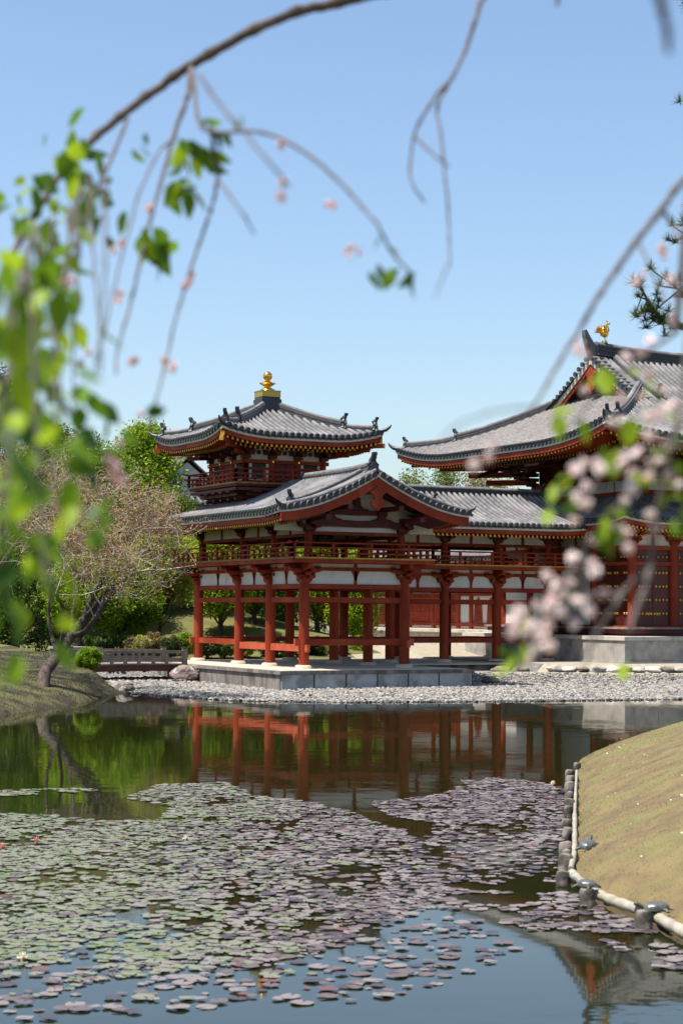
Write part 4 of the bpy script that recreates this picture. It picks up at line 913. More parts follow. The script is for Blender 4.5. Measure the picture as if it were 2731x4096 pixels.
core_face((KX0, KY1), (0, -1), (-1, 0), KY1 - KY0, 2); core_face((KX0, KY0), (1, 0), (0, -1), KX1 - KX0, 3)
for sx, sy, x, y in ((-1, -1, KX0, KY0), (-1, 1, KX0, KY1)):
    d = Vector((sx, sy, 0)).normalized(); s2 = Vector((-d.y, d.x, 0)); c = Vector((x, y, 0))
    for (t0, t1, z) in ((0, 2.2, 7.4), (0, 3.0, 7.75), (.5, 4.3, 8.06), (2.5, 5.6, 8.27)):
        mb = MB(); mb.obox(c + d * (t0 + t1) / 2 + Vector((0, 0, z)), d * (t1 - t0) / 2, s2 * .10, (0, 0, .12))
        if t1 == 4.3: mb.obox(c + d * 4.31 + Vector((0, 0, 8.06)), d * .012, s2 * .105, (0, 0, .125), 1)
        mb.build('corner_rafter', [RED, YEL], hall)
# lower roof
MX0, MY0 = 15.0, 2.4; MY1 = 11.6; MYc = (MY0 + MY1) / 2; MX1 = 2 * HXm - MX0; ME = 1.25
def Pm(d): return 5.28 + .26 * d + .035 * d * d
MA = (MX1 - MX0) / 2 + ME; MB_ = (MY1 - MY0) / 2 + ME
def zM(T): return lambda a, d: Pm(d) + .22 * max(0, 1 - (T - abs(a)) / 2.2) ** 2.2 * max(0, 1 - d / 2.5)
roof('lower_roof', (MX0 - ME, MYc), (0, 1), (1, 0), -MB_, MB_, zM(MB_), lambda a: (0, min(3.0, MB_ - abs(a))), hall, sp=.26)
roof('lower_roof', (HXm, MY0 - ME), (1, 0), (0, 1), -MA, MA, zM(MA), lambda a: (0, min(3.0, MA - abs(a))), hall, sp=.26)
eave('lower_eave', (MX0 - ME, MYc), (0, 1), (1, 0), -MB_ + .04, MB_ - .04, lambda a: zM(MB_)(a, 0), hall, 1.3, hip=(1, 1))
eave('lower_eave', (HXm, MY0 - ME), (1, 0), (0, 1), -MA + .04, MA - .04, lambda a: zM(MA)(a, 0), hall, 1.3, hip=(1, 1))
f = lambda d: (MX0 - ME + d, MY0 - ME + d, zM(MB_)(MB_ - d, d) + .02)
ridge('hip_ridge', [f(d) for d in (2.9, 2.2, 1.5, .9, .4)], Vector((1, -1, 0)).normalized(), .24, .2, hall, 4); ornament('ridge_ornament', f(.35), (-1, -1, 0), .36, hall); hipend('corner_tile', f(.05), (-1, -1, 0), .8, hall)
# outer columns, doors
mbk = bracket_mb(z0=4.38, tiers=2, reach=.38, step=.16); tmp = mbk.build('bracket', REDD); BRKH = tmp.data; bpy.data.objects.remove(tmp); BRKH.materials[0] = RED
mbk = MB()
for q in (-.3, -.1, .1, .3):
    for z in (4.74, 4.88): mbk.box(q - .035, q + .035, -.44, -.425, z - .04, z + .04); mbk.box(-.44, -.425, q - .035, q + .035, z - .04, z + .04)
tmp = mbk.build('gilt_block_ends', YEL); BRKG = tmp.data; bpy.data.objects.remove(tmp)
cols = []; nf = 7; nl = 5
fx = [0, 1.93, 4.1, 6.2, 9.0, 11.1, 13.2, MX1 - MX0] ; ly = [0, 2.5, 5.0, 7.1, MY1 - MY0]
for k in fx: cols.append((MX0 + k, MY0))
for k in ly[1:]: cols.append((MX0, MY0 + k))
for (x, y) in cols:
    c = column(hall, x, y, 1.26, 4.42, .17, BRKH, pad=False)
    gk = bpy.data.objects.new('gilt_end', BRKG); COL.objects.link(gk); gk.parent = c; gk.location = (x, y, 0)
def bay(p0, p1, N, door=True, white=False):
    A = Vector((p1[0] - p0[0], p1[1] - p0[1], 0)); L = A.length; A.normalize(); bx, pt, A, N = face_bx(p0, (A.x, A.y), N)
    for q0, q1, q2, q3, q4 in ((0, L, 4.19, 4.36, .07), (0, L, 3.60, 3.74, .07), (0, L, 1.14, 1.30, .1), (0, L, 4.78, 4.92, .07), (L / 2 - .06, L / 2 + .06, 4.362, 4.778, .05)): mb = MB(); bx(mb, q0, q1, q2, q3, -q4, q4); mb.build('tie_beam', RED, hall)
    mb = MB(); bx(mb, .1, L - .1, 4.358, 4.782, -.02, .02); mb.build('plaster_panel', PLAS, hall)
    if white:
        mb = MB(); bx(mb, .15, L - .15, 1.3, 3.6, -.03, .0); mb.build('white_wall', PLAS, hall); return
    mb = MB()
    if door:
        for h in (0, 1):
            a0 = .18 + h * (L / 2 - .17); a1 = a0 + L / 2 - .19
            mb = MB(); bx(mb, a0, a1, 1.31, 3.59, -.06, -.01, 0)
            for z in (1.75, 2.28, 2.80, 3.32):
                for q in ((a0 + .14), (a0 + .30), (a1 - .30), (a1 - .14)):
                    mb.lathe(pt(q, 0, z), [(0.001, .055), (.038, .045), (.055, 0), (.038, -.045), (.001, -.055)], 8, 1)
            bx(mb, (a1 - .34 if h == 0 else a0 + .04), (a1 - .02 if h == 0 else a0 + .36), 1.70, 1.79, -.008, .008, 1)
            mb.build('door', [DOOR, YEL], hall)
        mb = MB(); bx(mb, .18, L - .18, 3.75, 4.18, -.06, -.02)
        for q in (.3, .5, .7, L - .7, L - .5, L - .3): mb.lathe(pt(q, 0, 3.93), [(0.001, .04), (.03, .035), (.04, 0), (.03, -.035), (.001, -.04)], 8, 1)
        mb.build('upper_door_panel', [DOOR, YEL], hall)
for k in range(len(fx) - 1): bay((MX0 + fx[k], MY0), (MX0 + fx[k + 1], MY0), (0, -1))
for k in range(len(ly) - 1): bay((MX0, MY0 + ly[k + 1]), (MX0, MY0 + ly[k]), (-1, 0), door=k < 1, white=k >= 1)
# floor and podium
mb = MB(); mb.box(MX0 - .6, MX1 + .6, MY0 - .6, MY1 + .6, 1.16, 1.24, 0); mb.box(MX0 - .5, MX1 + .5, MY0 - .5, MY1 + .5, 1.0, 1.158, 1); mb.build('floor', [WOODG, REDD], hall)
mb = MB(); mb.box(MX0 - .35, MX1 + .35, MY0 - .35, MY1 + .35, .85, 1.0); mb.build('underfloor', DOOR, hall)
PDX, PDY = 13.45, .70
mb = MB(); mb.box(PDX - .05, MX1 + 1.6, PDY - .05, MY1 + .75, .76, .90, 0)
mb.build('podium_coping', STONL, hall)
mb = MB(); y = PDY
for L in (.9, 1.3, 1.5, 1.4, 1.6, 1.5, 1.8, 1.5): mb.box(PDX, PDX + .4, y + .004, y + L - .004, -.4, .758); y += L
x = PDX + .402
for L in (1.1, 1.5, 1.6, 1.5, 1.7, 1.5, 1.6, 1.5, 1.6, 1.5): mb.box(x + .004, x + L - .004, PDY, PDY + .4, -.4, .758); x += L
mb.box(PDX + .42, MX1 + 1.4, PDY + .42, MY1 + .6, .3, .757)
mb.box(PDX - .08, MX1 + 1.6, PDY - .09, PDY - .003, -.4, -.02); mb.box(PDX - .08, PDX - .003, PDY - .003, MY1 + .6, -.4, -.02)
mb.build('podium_wall', STONE, hall)

# ------------------------------------------------------------------ rear corridor building, sunlit side wall
tail = thing('rear_building', 'long low white walled building with red lattice windows seen behind the open columns', 'building')
TX, TY0, TY1 = 19.0, 15.2, 33.0
mb = MB(); mb.box(TX, TX + 4, TY0, TY1, .95, 4.1); mb.build('wall', PLAS, tail)
mb = MB()
for z0, z1 in ((2.52, 2.66), (1.06, 1.22), (3.30, 3.44), (3.95, 4.1)): mb.box(TX - .09, TX, TY0 - .05, TY1 + .05, z0, z1)
posts = [33, 30.6, 29.4, 26.9, 24.5, 22.1, 20.9, 18.6, 16.4]
for y in posts: mb.box(TX - .10, TX - .0, y - .12, y + .12, .95, 4.1)
mb.build('frame', RED, tail)
for (y0, y1, kind) in ((24.62, 26.78, 0), (22.22, 24.38, 0), (30.72, 32.88, 0), (29.52, 30.4, 1), (19.9, 20.7, 1), (18.8, 19.5, 1), (27.3, 29.2, 0)):
    mb = MB()
    if kind == 0:
        mb.box(TX - .02, TX - .002, y0, y1, 1.22, 2.52, 0); n = int((y1 - y0) / .13)
        for k in range(n + 1): yy = y0 + (y1 - y0) * k / n; mb.box(TX - .06, TX - .021, yy - .025, yy + .025, 1.25, 2.5, 1)
        for z in (1.65, 2.1): mb.box(TX - .05, TX - .02, y0, y1, z, z + .04, 1)
        mb.box(TX - .07, TX - .003, y0 - .0, y0 + .08, 1.22, 2.52, 1); mb.box(TX - .07, TX - .003, y1 - .08, y1, 1.22, 2.52, 1)
    else:
        w_ = (y1 - y0) / 2; c = (y0 + y1) / 2
        bell = [(-w_ * 1.05, 0), (w_ * 1.05, 0), (w_ * .92, .5), (w_ * .8, .85), (w_ * .45, 1.08), (0, 1.22), (-w_ * .45, 1.08), (-w_ * .8, .85), (-w_ * .92, .5)]
        mb.prism(bell, (TX - .03, c, 1.24), (0, 1, 0), (0, 0, 1), .025, 1)
        mb.prism([(a * .78, .06 + b_ * .86) for a, b_ in bell], (TX - .038, c, 1.24), (0, 1, 0), (0, 0, 1), .006, 0)
        for k in range(5): yy = c - w_ * .6 + w_ * 1.2 * k / 4; mb.box(TX - .055, TX - .039, yy - .02, yy + .02, 1.3, 2.2, 1)
    mb.build('window', [REDD, REDL], tail)
mb = MB(); mb.box(TX - 1.25, TX + 5, TY0 - .5, TY1 + 1, .78, .93); mb.build('podium_coping', STONL, tail)
mb = MB(); y = TY0 - .3
while y < TY1 + .5: mb.box(TX - 1.12, TX - .8, y + .01, y + 1.49, -.3, .778); y += 1.5
mb.box(TX - 1.19, TX - 1.125, TY0, TY1 + .8, -.3, .12)
mb.build('podium_wall', STONL, tail)
def zt(a, d): return 4.25 + .38 * d + .04 * d * d
roof('roof', (TX - 1.4, 0), (0, 1), (1, 0), TY0 + 1.5, TY1 + 1, zt, lambda a: (0, 3.4), tail, sp=.3)
roof('roof', (TX + 5.4, 0), (0, 1), (-1, 0), TY0 + 1.5, TY1 + 1, zt, lambda a: (0, 3.4), tail, sp=.6)
eave('eave', (TX - 1.4, 0), (0, 1), (1, 0), TY0 + 1.5, TY1 + 1, lambda a: zt(a, 0), tail, 1.4, two=False)
ridge('ridge', [(TX + 2, y, zt(0, 3.4) - .05) for y in (TY0 + 1.5, 24, TY1 + 1)], (1, 0, 0), .3, .25, tail, 4)

# distant tiled roof at the left, behind the trees
far = thing('far_hall', 'small distant hall with a pale tiled roof between the left tree and the tower', 'temple hall')
def zf2(a, d): return 7.1 + .62 * d + .04 * d * d
roof('roof', (5.6, 36), (0, 1), (1, 0), -4, 4, zf2, lambda a: (0, 3.2), far, sp=.3); roof('roof', (12.0, 36), (0, 1), (-1, 0), -4, 4, zf2, lambda a: (0, 3.2), far, sp=.3)
roof('front_roof', (8.8, 31.2), (1, 0), (0, 1), -3.2, 3.2, lambda a, d: 7.1 + .5 * d, lambda a: (0, .8), far, sp=.3)
mb = MB(); mb.box(6.8, 10.8, 32.6, 39.5, -.3, 7.4); mb.prism([(-3.0, 7.0), (3.0, 7.0), (0, 9.3)], (8.8, 32.2, 0), (1, 0, 0), (0, 0, 1), .1); mb.build('wall', PLAS, far)
ridge('ridge', [(8.8, y, zf2(0, 3.2)) for y in (31.8, 36, 40)], (1, 0, 0), .3, .3, far, 3)
# ------------------------------------------------------------------ footbridge, rocks, curb, edging
BEAMM = mat('dull red beam', (.10, .035, .022), (.06, .025, .018), .8, 4, bump=.2)
br = thing('footbridge', 'small grey wooden footbridge with railings at the left end of the platform', 'bridge')
BX0, BX1 = -5.45, -1.72
arch = lambda x: -.14 + .035 * (1 - ((x - (BX0 + BX1) / 2) / 1.9) ** 2)
xs = [BX0 + (BX1 - BX0) * i / 24 for i in range(25)]
mb = MB()
for i in range(24): mb.box(xs[i] + .006, xs[i + 1] - .006, 5.95, 8.1, arch(xs[i]) - .05, arch(xs[i]))
mb.build('deck', WOODG, br)
for y in (6.0, 8.05):
    mb = MB(); mb.sweep([(x, y, arch(x) - .27) for x in xs], (0, 1, 0), .12, .215); mb.build('beam', BEAMM, br)
    mb = MB(); mb.sweep([(x, y, arch(x) + .36) for x in xs[:-1]], (0, 1, 0), .13, .11); mb.sweep([(x, y, arch(x) + .06) for x in xs[:-1]], (0, 1, 0), .10, .16)
    mb.build('rail', WOODG, br)
    for x in (BX0 + .05, -4.55, -4.05, -3.55, -3.0, -2.5, BX1 - .1):
        end = x in (BX0 + .05, BX1 - .1); mb = MB(); w_ = .085 if end else .055; z = arch(x)
        mb.box(x - w_, x + w_, y - w_ * .9, y + w_ * .9, z - (.2 if end else 0), z + (.54 if end else .36))
        if end: mb.box(x - w_ * 1.15, x + w_ * 1.15, y - w_ * 1.05, y + w_ * 1.05, z + .542, z + .59, 1)
        mb.build('post', [WOODG, TILED], br)
def rock(x, y, z, sx, sy, sz, label, m=ROCK, seed=0, group=None, cat='rock', name='rock'):
    import bmesh
    bm = bmesh.new(); bmesh.ops.create_icosphere(bm, subdivisions=3, radius=1); r = np.random.default_rng(seed + 5)
    ph = r.uniform(0, 6, 6)
    for v in bm.verts:
        c = v.co; k = 1 + .18 * sin(2.3 * c.x + ph[0]) * cos(2.1 * c.y + ph[1]) + .12 * sin(4.1 * c.z + ph[2] + 2 * c.x) + .06 * sin(8 * c.x + ph[3]) * sin(7 * c.y + ph[4])
        q = c * k; q.x = round(q.x * 3) / 3 * .25 + q.x * .75; q.z = max(q.z, -.6); v.co = Vector((q.x * sx, q.y * sy, q.z * sz))
    me = bpy.data.meshes.new(name); bm.to_mesh(me); bm.free(); me.materials.append(m)
    o = bpy.data.objects.new(name, me); COL.objects.link(o); o.location = (x, y, z); o.rotation_euler = (0, 0, r.uniform(0, 6)); return tag(o, label, cat, group)
p = at(688, 2708, Z=-.5)
rock(-2.25, 5.0, -.45, .42, .5, .30, 'brown weathered boulder under the right end of the footbridge', seed=1)
rock(-1.75, 5.3, -.40, .30, .3, .26, 'pale topped boulder wedged against the platform corner beside the brown one', seed=2)
rock(-6.1, .6, -.66, .32, .28, .16, 'flat pale rock at the water edge below the round bush', m=STOND, seed=3)
rock(-6.35, -.2, -.72, .35, .3, .14, 'low dark rock half in the water at the end of the left bank', seed=4)
rock(9.3, 2.6, -.34, .42, .3, .15, 'flat dark rock lying behind the pale strip right of the platform', seed=6)
rock(7.1, -.3, -.66, .5, .32, .20, 'low black rock on the shaded pebbles right of the platform corner', m=TILED, seed=8)
rock(10.0, 2.3, -.36, .34, .26, .13, 'small flat rock next to the first curb stone', m=STOND, seed=9)
mbs = MB()
for i in range(30):
    x = 10.75 + i * .46; y = 1.2 - .507 * (x - 11.05) - .04 + .03 * sin(i * 1.9)
    rock(x, y, -.29, .33 + .05 * sin(i * 2.1), .30, .13 + .02 * cos(i * 1.7), 'rough curb stone edging the raised sand in front of the main hall', m=(STONE, STONL, STOND)[i % 3], seed=20 + i, group='curb stones before the main hall', cat='curb stone', name='curb_stone')
# stone block at the left edge of the garden behind the bridge
sl = at(300, 2640, Y=12); mb = MB()
mb.box(sl.x - .75, sl.x + .85, 11.5, 12.8, sl.z - .3, sl.z + .42, 0); mb.box(sl.x - .8, sl.x + .9, 11.45, 12.85, sl.z + .421, sl.z + .50, 1)
mb.build('stone_block', [STOND, STONE], label='dark stone block with a paler slab on top behind the round bush', cat='stone block')

# log posts along the right bank and pale rails
POSTS = [(2308, 3060, 0), (2280, 3080, 1), (2282, 3106, 1), (2277, 3137, 1), (2276, 3166, 0), (2277, 3204, 1), (2273, 3232, 0), (2270, 3276, 1), (2270, 3322, 0), (2262, 3372, 1), (2262, 3402, 0), (2262, 3432, 1), (2252, 3486, 1)]
NUM = ['one', 'two', 'three', 'four', 'five', 'six', 'seven', 'eight', 'nine', 'ten', 'eleven', 'twelve', 'thirteen']
LOGM = mat('log post wood', (.26, .215, .18), (.11, .09, .075), .9, 9, bump=.5, bscale=30, c3=(.05, .045, .035), sc3=4)
for i, (uu, vv, k) in enumerate(POSTS):
    p = at(uu, vv, Z=-.70); mb = MB(); r = (.075 if k else .062) + .008 * sin(i * 3.1); hh = .02 * cos(i * 2.3)
    mb.tube([(0, 0, -.5), (.004, .003, -.1), (0, 0, hh - .02), (0, 0, hh + .012)], [r * .95, r * 1.04, r, r * .84], 12); mb.tube([(0, 0, hh), (.002, 0, hh + .018)], [r * .72, r * .55], 10)
    o = mb.build('log_post', LOGM); o.location = (p.x, p.y, -.70); o.rotation_euler = (.05 * sin(i), .06 * cos(i * 2), i)
    tag(o, 'weathered log post, number %s from the far end of the right bank' % NUM[i], 'log post', 'log posts edging the right bank')
for (uu, vv, lab) in ((2348, 3562, 'squat log post under the turtle where the pale rail bends'), (2575, 3650, 'squat log post between the last two pale rails')):
    p = at(uu, vv, Z=-.68); mb = MB(); mb.tube([(0, 0, -.4), (0, 0, -.02), (0, 0, .012)], [.072, .074, .062], 12); o = mb.build('log_post', LOGM, label=lab, cat='log post', group='log posts edging the right bank'); o.location = (p.x, p.y, -.68)
def rail(uvs, r, lab, z=-.735):
    mb = MB(); pts_ = []
    for i in range(len(uvs) - 1):
        for k in range(4): pts_.append(at(*[uvs[i][q] + (uvs[i + 1][q] - uvs[i][q]) * k / 4 for q in (0, 1)], Z=z))
    pts_.append(at(*uvs[-1], Z=z)); mb.tube(pts_, [r * (1 + .09 * sin(i * 2.7) + .05 * cos(i * 1.3)) for i in range(len(pts_))], 10); mb.build('edge_rail', WOODP, label=lab, cat='log rail', group='pale log rails on the bank edge')
rail([(2306, 3085), (2302, 3160), (2298, 3260)], .022, 'thin pale rail behind the far log posts')
rail([(2298, 3262), (2298, 3370), (2296, 3420), (2282, 3478)], .030, 'thin pale rail behind the near log posts')
rail([(2288, 3496), (2340, 3545)], .046, 'short pale log rail running from the last post to the first turtle')
rail([(2376, 3572), (2470, 3612), (2556, 3640)], .048, 'pale log rail between the two squat posts')
rail([(2612, 3662), (2700, 3712), (2820, 3775)], .052, 'nearest pale log rail running out of the right edge')
# turtles
def turtle(x, y, z, rz, s, label, tilt=0.0):
    t = thing('turtle', label, 'turtle', group='turtles on the right bank'); t.location = (x, y, z); t.rotation_euler = (0, tilt, rz); t.scale = (s, s, s)
    mb = MB(); rows = []
    for i in range(9):
        ph = pi / 2 * i / 8; R = []
        for j in range(25):
            th = 2 * pi * j / 24; rr = cos(ph) ** .75; fl = 1 + .05 * cos(th * 8) * (i < 3); R.append((1.18 * .1 * rr * cos(th) * fl, .092 * rr * sin(th) * fl, .022 + .062 * sin(ph) ** .9 + .003 * cos(j * 2.1) * (i < 7)))
        rows.append(R)
    mb.grid(rows, 0); mb.build('shell', TURT, t)
    mb = MB(); mb.lathe((0, 0, .006), [(.001, 0), (.085, .0), (.098, .018), (.001, .02)], 18); mb.build('underside', TURS, t)
    mb = MB(); mb.tube([(.085, 0, .035), (.125, 0, .05), (.155, 0, .068), (.175, 0, .075), (.192, 0, .070)], [.022, .018, .022, .021, .008], 10); hd = mb.build('head', TURS, t)
    mb = MB()
    for s_ in (-1, 1): mb.lathe((.178, s_ * .018, .080), [(.001, .005), (.005, 0), (.001, -.005)], 6)
    mb.build('eyes', TILED, hd)
    for (a, b_) in ((.075, .075), (.075, -.075), (-.08, .07), (-.08, -.07)):
        mb = MB(); sg = 1 if b_ > 0 else -1; mb.tube([(a * .8, b_ * .8, .022), (a * 1.1, b_ * 1.25, .018), (a * 1.3, b_ * 1.45, .004), (a * 1.3 + .02, b_ * 1.5, .002)], [.02, .017, .014, .006], 8); mb.build('leg', TURS, t)
    mb = MB(); mb.tube([(-.11, 0, .02), (-.14, 0, .012), (-.165, .01, .006)], [.012, .008, .002], 6); mb.build('tail', TURS, t)
def tplace(uu, vv, z, *a, **k):
    p = at(uu, vv, Z=z)
    for _ in range(12): p = at(uu, vv, Z=h1(p.x, p.y))
    turtle(p.x, p.y, h1(p.x, p.y) + .012, *a, **k)
tplace(2350, 3398, -.6, .75, 1.0, 'dark turtle climbing the grass beside the log posts', -.18)
p = at(2345, 3550, Z=-.665); turtle(p.x, p.y, -.668, 1.9, .85, 'turtle resting on the squat post where the pale rail starts')
tplace(2508, 3582, -.6, -.6, .50, 'small turtle on the grass above the pale rail')
p = at(2622, 3640, Z=-.67); turtle(p.x, p.y, -.685, 2.6, .95, 'big turtle lying beside the second squat post', .05)

# ------------------------------------------------------------------ plants
def leafbase(k=.42): return np.array([(0, -1, 0), (k, 0, .12), (0, 1, 0), (-k, 0, .12)]), np.array([(0, 1, 2, 3)])
LV, LF = leafbase()
def foliage(name, centers, sig, per, size, mats, parent, probs=None, flat=1.0, seed=0, tilt=pi):
    rng = np.random.default_rng(seed); C = np.repeat(np.asarray(centers, float), per, 0); n = len(C)
    S = np.repeat(np.asarray(sig, float) if np.ndim(sig) else np.full(len(centers), sig), per)
    o = rng.normal(0, 1, (n, 3)); r_ = np.linalg.norm(o, axis=1, keepdims=True); o *= np.minimum(1, 1.9 / r_); o *= S[:, None]; o[:, 2] *= flat
    V, Fc = scatter(LV, LF, rotmats(n, tilt, rng), C + o, rng.uniform(size * .6, size * 1.25, n))
    kcl = np.repeat(rng.integers(0, len(mats), len(centers)), per); mi = np.where(rng.uniform(0, 1, n) < .55, kcl, rng.choice(len(mats), n, p=probs))
    return npmesh(name, V, Fc, mats, mi, False, parent)
def tree(name, label, x, y, hgt, R, mats, seed, n_clump=60, per=220, size=.085, bark=BARK, lean=(0, 0), trunk_r=.16, z=None, sig=.42, crown=(.35, 1.0), group=None, flat=.8, bare=0, zc=None, limb_every=1, cat='tree'):
    rng = np.random.default_rng(seed); z = h1(x, y) - .1 if z is None else z; t = thing(name, label, cat, group=group)
    top = Vector((x + lean[0], y + lean[1], z + hgt)); base = Vector((x, y, z))
    def trunk(s): return base.lerp(top, s) + Vector((sin(s * 5 + seed) * .12 * hgt / 6, cos(s * 4 + seed * 2) * .12 * hgt / 6, 0)) * (s > 0) * min(1, s * 3)
    mb = MB(); ts = [i / 9 for i in range(10)]; mb.tube([trunk(s * .86) for s in ts], [trunk_r * (1.35 - .3 * min(1, s * 6)) * (1 - .82 * s) + .015 for s in ts], 9); mb.build('trunk', bark, t)
    C = []; S = []; mb = MB(); lo, hi = crown
    for k in range(n_clump):
        u = rng.uniform(0, 1); s = lo + (hi - lo) * u ** .85; a = rng.uniform(0, 2 * pi); prof = sin(pi * min(1, .12 + .88 * ((s - lo) / (hi - lo)) ** .8)) ** .6 if hi > lo else 1
        rr = R * prof * rng.uniform(.35, 1.0) ** .55; r_ = rr
        c = base.lerp(top, s) + Vector((r_ * cos(a), r_ * sin(a), rng.normal(0, .12) * R * .4 - .08 * r_)); C.append(tuple(c)); S.append(sig * rng.uniform(.6, 1.25))
        if k % limb_every == 0:
            p0 = trunk(max(.12, s - .22 - .12 * rng.uniform()) * .86); mid = p0.lerp(c, .5) + Vector((rng.normal(0, .15), rng.normal(0, .15), .12 * r_)) 
            rb = trunk_r * .34 * (1 - s * .6); mb.tube([p0, mid, c], [rb, rb * .6, .012], 5, caps=False)
            for _ in range(3):
                e = c + Vector((rng.normal(0, .4), rng.normal(0, .4), rng.normal(0, .3))) * sig * 1.6; mb.tube([mid.lerp(c, rng.uniform(.3, .9)), e], [rb * .4, .006], 4, caps=False)
    mb.build('limbs', bark, t)
    foliage('crown', C, S, per, size, mats, t, seed=seed + 1, flat=flat)
    return t
# trees seen at (u, v of the foot) at a given depth Y
def tat(u, Y): p = at(u, 2440, Y=Y); return p.x, p.y
def T(u, Y, vtop, R_u, label, mats, seed, name='maple_tree', group=None, **k):
    x, y = tat(u, Y); d = math.hypot(x - CX, y - CY); s = F / (d * .998); z0 = h1(x, y) - .1
    hgt = CZ + (2446 - vtop) / s - z0; return tree(name, label, x, y, hgt, R_u / s, mats, seed, z=z0, group=group, **k)
# far and middle trees, left
T(570, 31, 1745, 150, 'tall yellow green tree standing just left of the tower roof', [LIME[2], MIDG[0], LIME[1]], 3, 'broadleaf_tree', n_clump=110, per=260, sig=.55, crown=(.3, 1), size=.10)
T(690, 27, 1990, 60, 'small bright tree top peeping out beneath the tower balcony', MIDG, 4, 'broadleaf_tree', n_clump=30, per=220, sig=.4)
T(-40, 26, 1540, 110, 'dark tall tree cut by the left edge of the view', DARKG, 5, 'evergreen_tree', n_clump=80, per=260, sig=.5, crown=(.2, 1), size=.11)
T(160, 22, 1800, 200, 'tall leafing tree above the gnarled one at the left', [BUD[2], MIDG[1], LIME[2]], 26, 'broadleaf_tree', n_clump=120, per=200, sig=.5, crown=(.35, 1), size=.09)
T(400, 25, 1850, 170, 'yellow green tree between the gnarled tree and the tower', [LIME[2], MIDG[1], MIDG[0]], 27, 'broadleaf_tree', n_clump=120, per=220, sig=.5, crown=(.3, 1), size=.09)
T(250, 34, 1760, 240, 'broad olive tree behind the bare twigged tree', MIDG, 6, 'broadleaf_tree', n_clump=120, per=220, sig=.6, crown=(.2, 1), size=.11)
T(60, 16, 2120, 190, 'green tree at the left edge behind the bank', [MIDG[0], MIDG[2], LIME[2]], 7, 'evergreen_tree', n_clump=90, per=230, sig=.45, crown=(.1, 1))
T(430, 22, 2060, 150, 'dark green tree behind the bright maples at left', [MIDG[2], MIDG[0], DARKG[1]], 8, 'evergreen_tree', n_clump=90, per=240, sig=.45, crown=(.15, 1))
T(330, 13.5, 2270, 140, 'bright green maple behind the stone block', LIME + MIDG[:1], 9, n_clump=90, per=240, sig=.34, crown=(.42, 1), trunk_r=.09, size=.075, group='young maples on the garden slope')
T(490, 15.5, 2290, 130, 'fresh green maple with a thin dark trunk right of the round bush', [LIME[2], LIME[0], MIDG[0]], 10, n_clump=100, per=240, sig=.34, crown=(.4, 1), trunk_r=.08, size=.075, group='young maples on the garden slope')
T(640, 17, 2150, 130, 'golden green maple close to the left column of the wing', [LIME[0], LIME[1], LIME[1], BUD[1]], 11, n_clump=130, per=240, sig=.36, crown=(.5, 1), trunk_r=.09, size=.075, group='young maples on the garden slope')
T(740, 24, 2130, 110, 'lime maple behind the corner column of the wing', LIME, 12, n_clump=120, per=240, sig=.46, crown=(.35, 1), size=.085, group='young maples on the garden slope')
# seen through the columns
T(880, 19, 2150, 90, 'lime maple seen through the first open bay of the wing', LIME + MIDG[:1], 13, n_clump=120, per=230, sig=.42, crown=(.3, 1), trunk_r=.10, size=.08, group='young maples on the garden slope')
T(1010, 21, 2165, 95, 'green maple with a leaning dark trunk seen through the second bay', MIDG + LIME[:1], 14, n_clump=120, per=230, sig=.42, crown=(.28, 1), trunk_r=.1, size=.08, lean=(.6, .3), group='young maples on the garden slope')
T(1130, 26, 2140, 110, 'deep green tree behind the front column of the wing', DARKG[:1] + MIDG, 15, 'evergreen_tree', n_clump=90, per=230, sig=.45, crown=(.2, 1))
T(1270, 20, 2160, 80, 'lime maple seen beneath the gable through the wide bay', LIME + MIDG[:1], 16, n_clump=115, per=230, sig=.40, crown=(.25, 1), trunk_r=.1, size=.08, group='young maples on the garden slope')
T(1420, 17.5, 2200, 70, 'bright maple right of the paired columns under the gable', LIME, 17, n_clump=110, per=220, sig=.36, crown=(.12, .95), trunk_r=.07, size=.075, group='young maples on the garden slope')
T(1340, 36, 2120, 160, 'dark tree far behind the wide bay', DARKG, 18, 'evergreen_tree', n_clump=80, per=220, sig=.6, crown=(.1, 1), size=.12)
T(980, 38, 2110, 190, 'dark evergreen on the hill behind the middle bays', DARKG + MIDG[2:], 19, 'evergreen_tree', n_clump=110, per=220, sig=.6, crown=(.12, 1), size=.12)
T(700, 40, 2060, 170, 'dark evergreen on the hill beyond the left bay', DARKG, 20, 'evergreen_tree', n_clump=100, per=220, sig=.6, crown=(.12, 1), size=.12)
T(1530, 42, 2150, 70, 'olive tree far behind the right front column', DARKG + MIDG, 23, 'evergreen_tree', n_clump=50, per=220, sig=.5, crown=(.1, 1), size=.12)
T(1000, 24, 1700 + 480, 60, 'small lime tree top under the balcony rail', LIME, 24, n_clump=30, per=220, sig=.36, crown=(.3, 1), group='young maples on the garden slope')
# beyond the corridor roof at right
for i, (u, vt, R_, mt, lab) in enumerate(((1640, 1905, 60, MIDG + BUD[2:], 'pale feathery tree top left of the others above the corridor ridge'), (1780, 1872, 75, MIDG + BUD[2:], 'feathery tree top in the middle above the corridor ridge'), (1900, 1880, 75, BUD + MIDG[:1], 'brownish tree top under the main hall eave above the corridor ridge'), (2010, 1915, 60, MIDG[:2] + LIME[:1], 'green tree top at the right end above the corridor ridge'))):
    T(u, 44, vt, R_, lab, mt, 30 + i, 'broadleaf_tree', n_clump=70, per=60, sig=.5, crown=(.45, 1), size=.10, bark=BARKL, group='trees beyond the corridor roof')
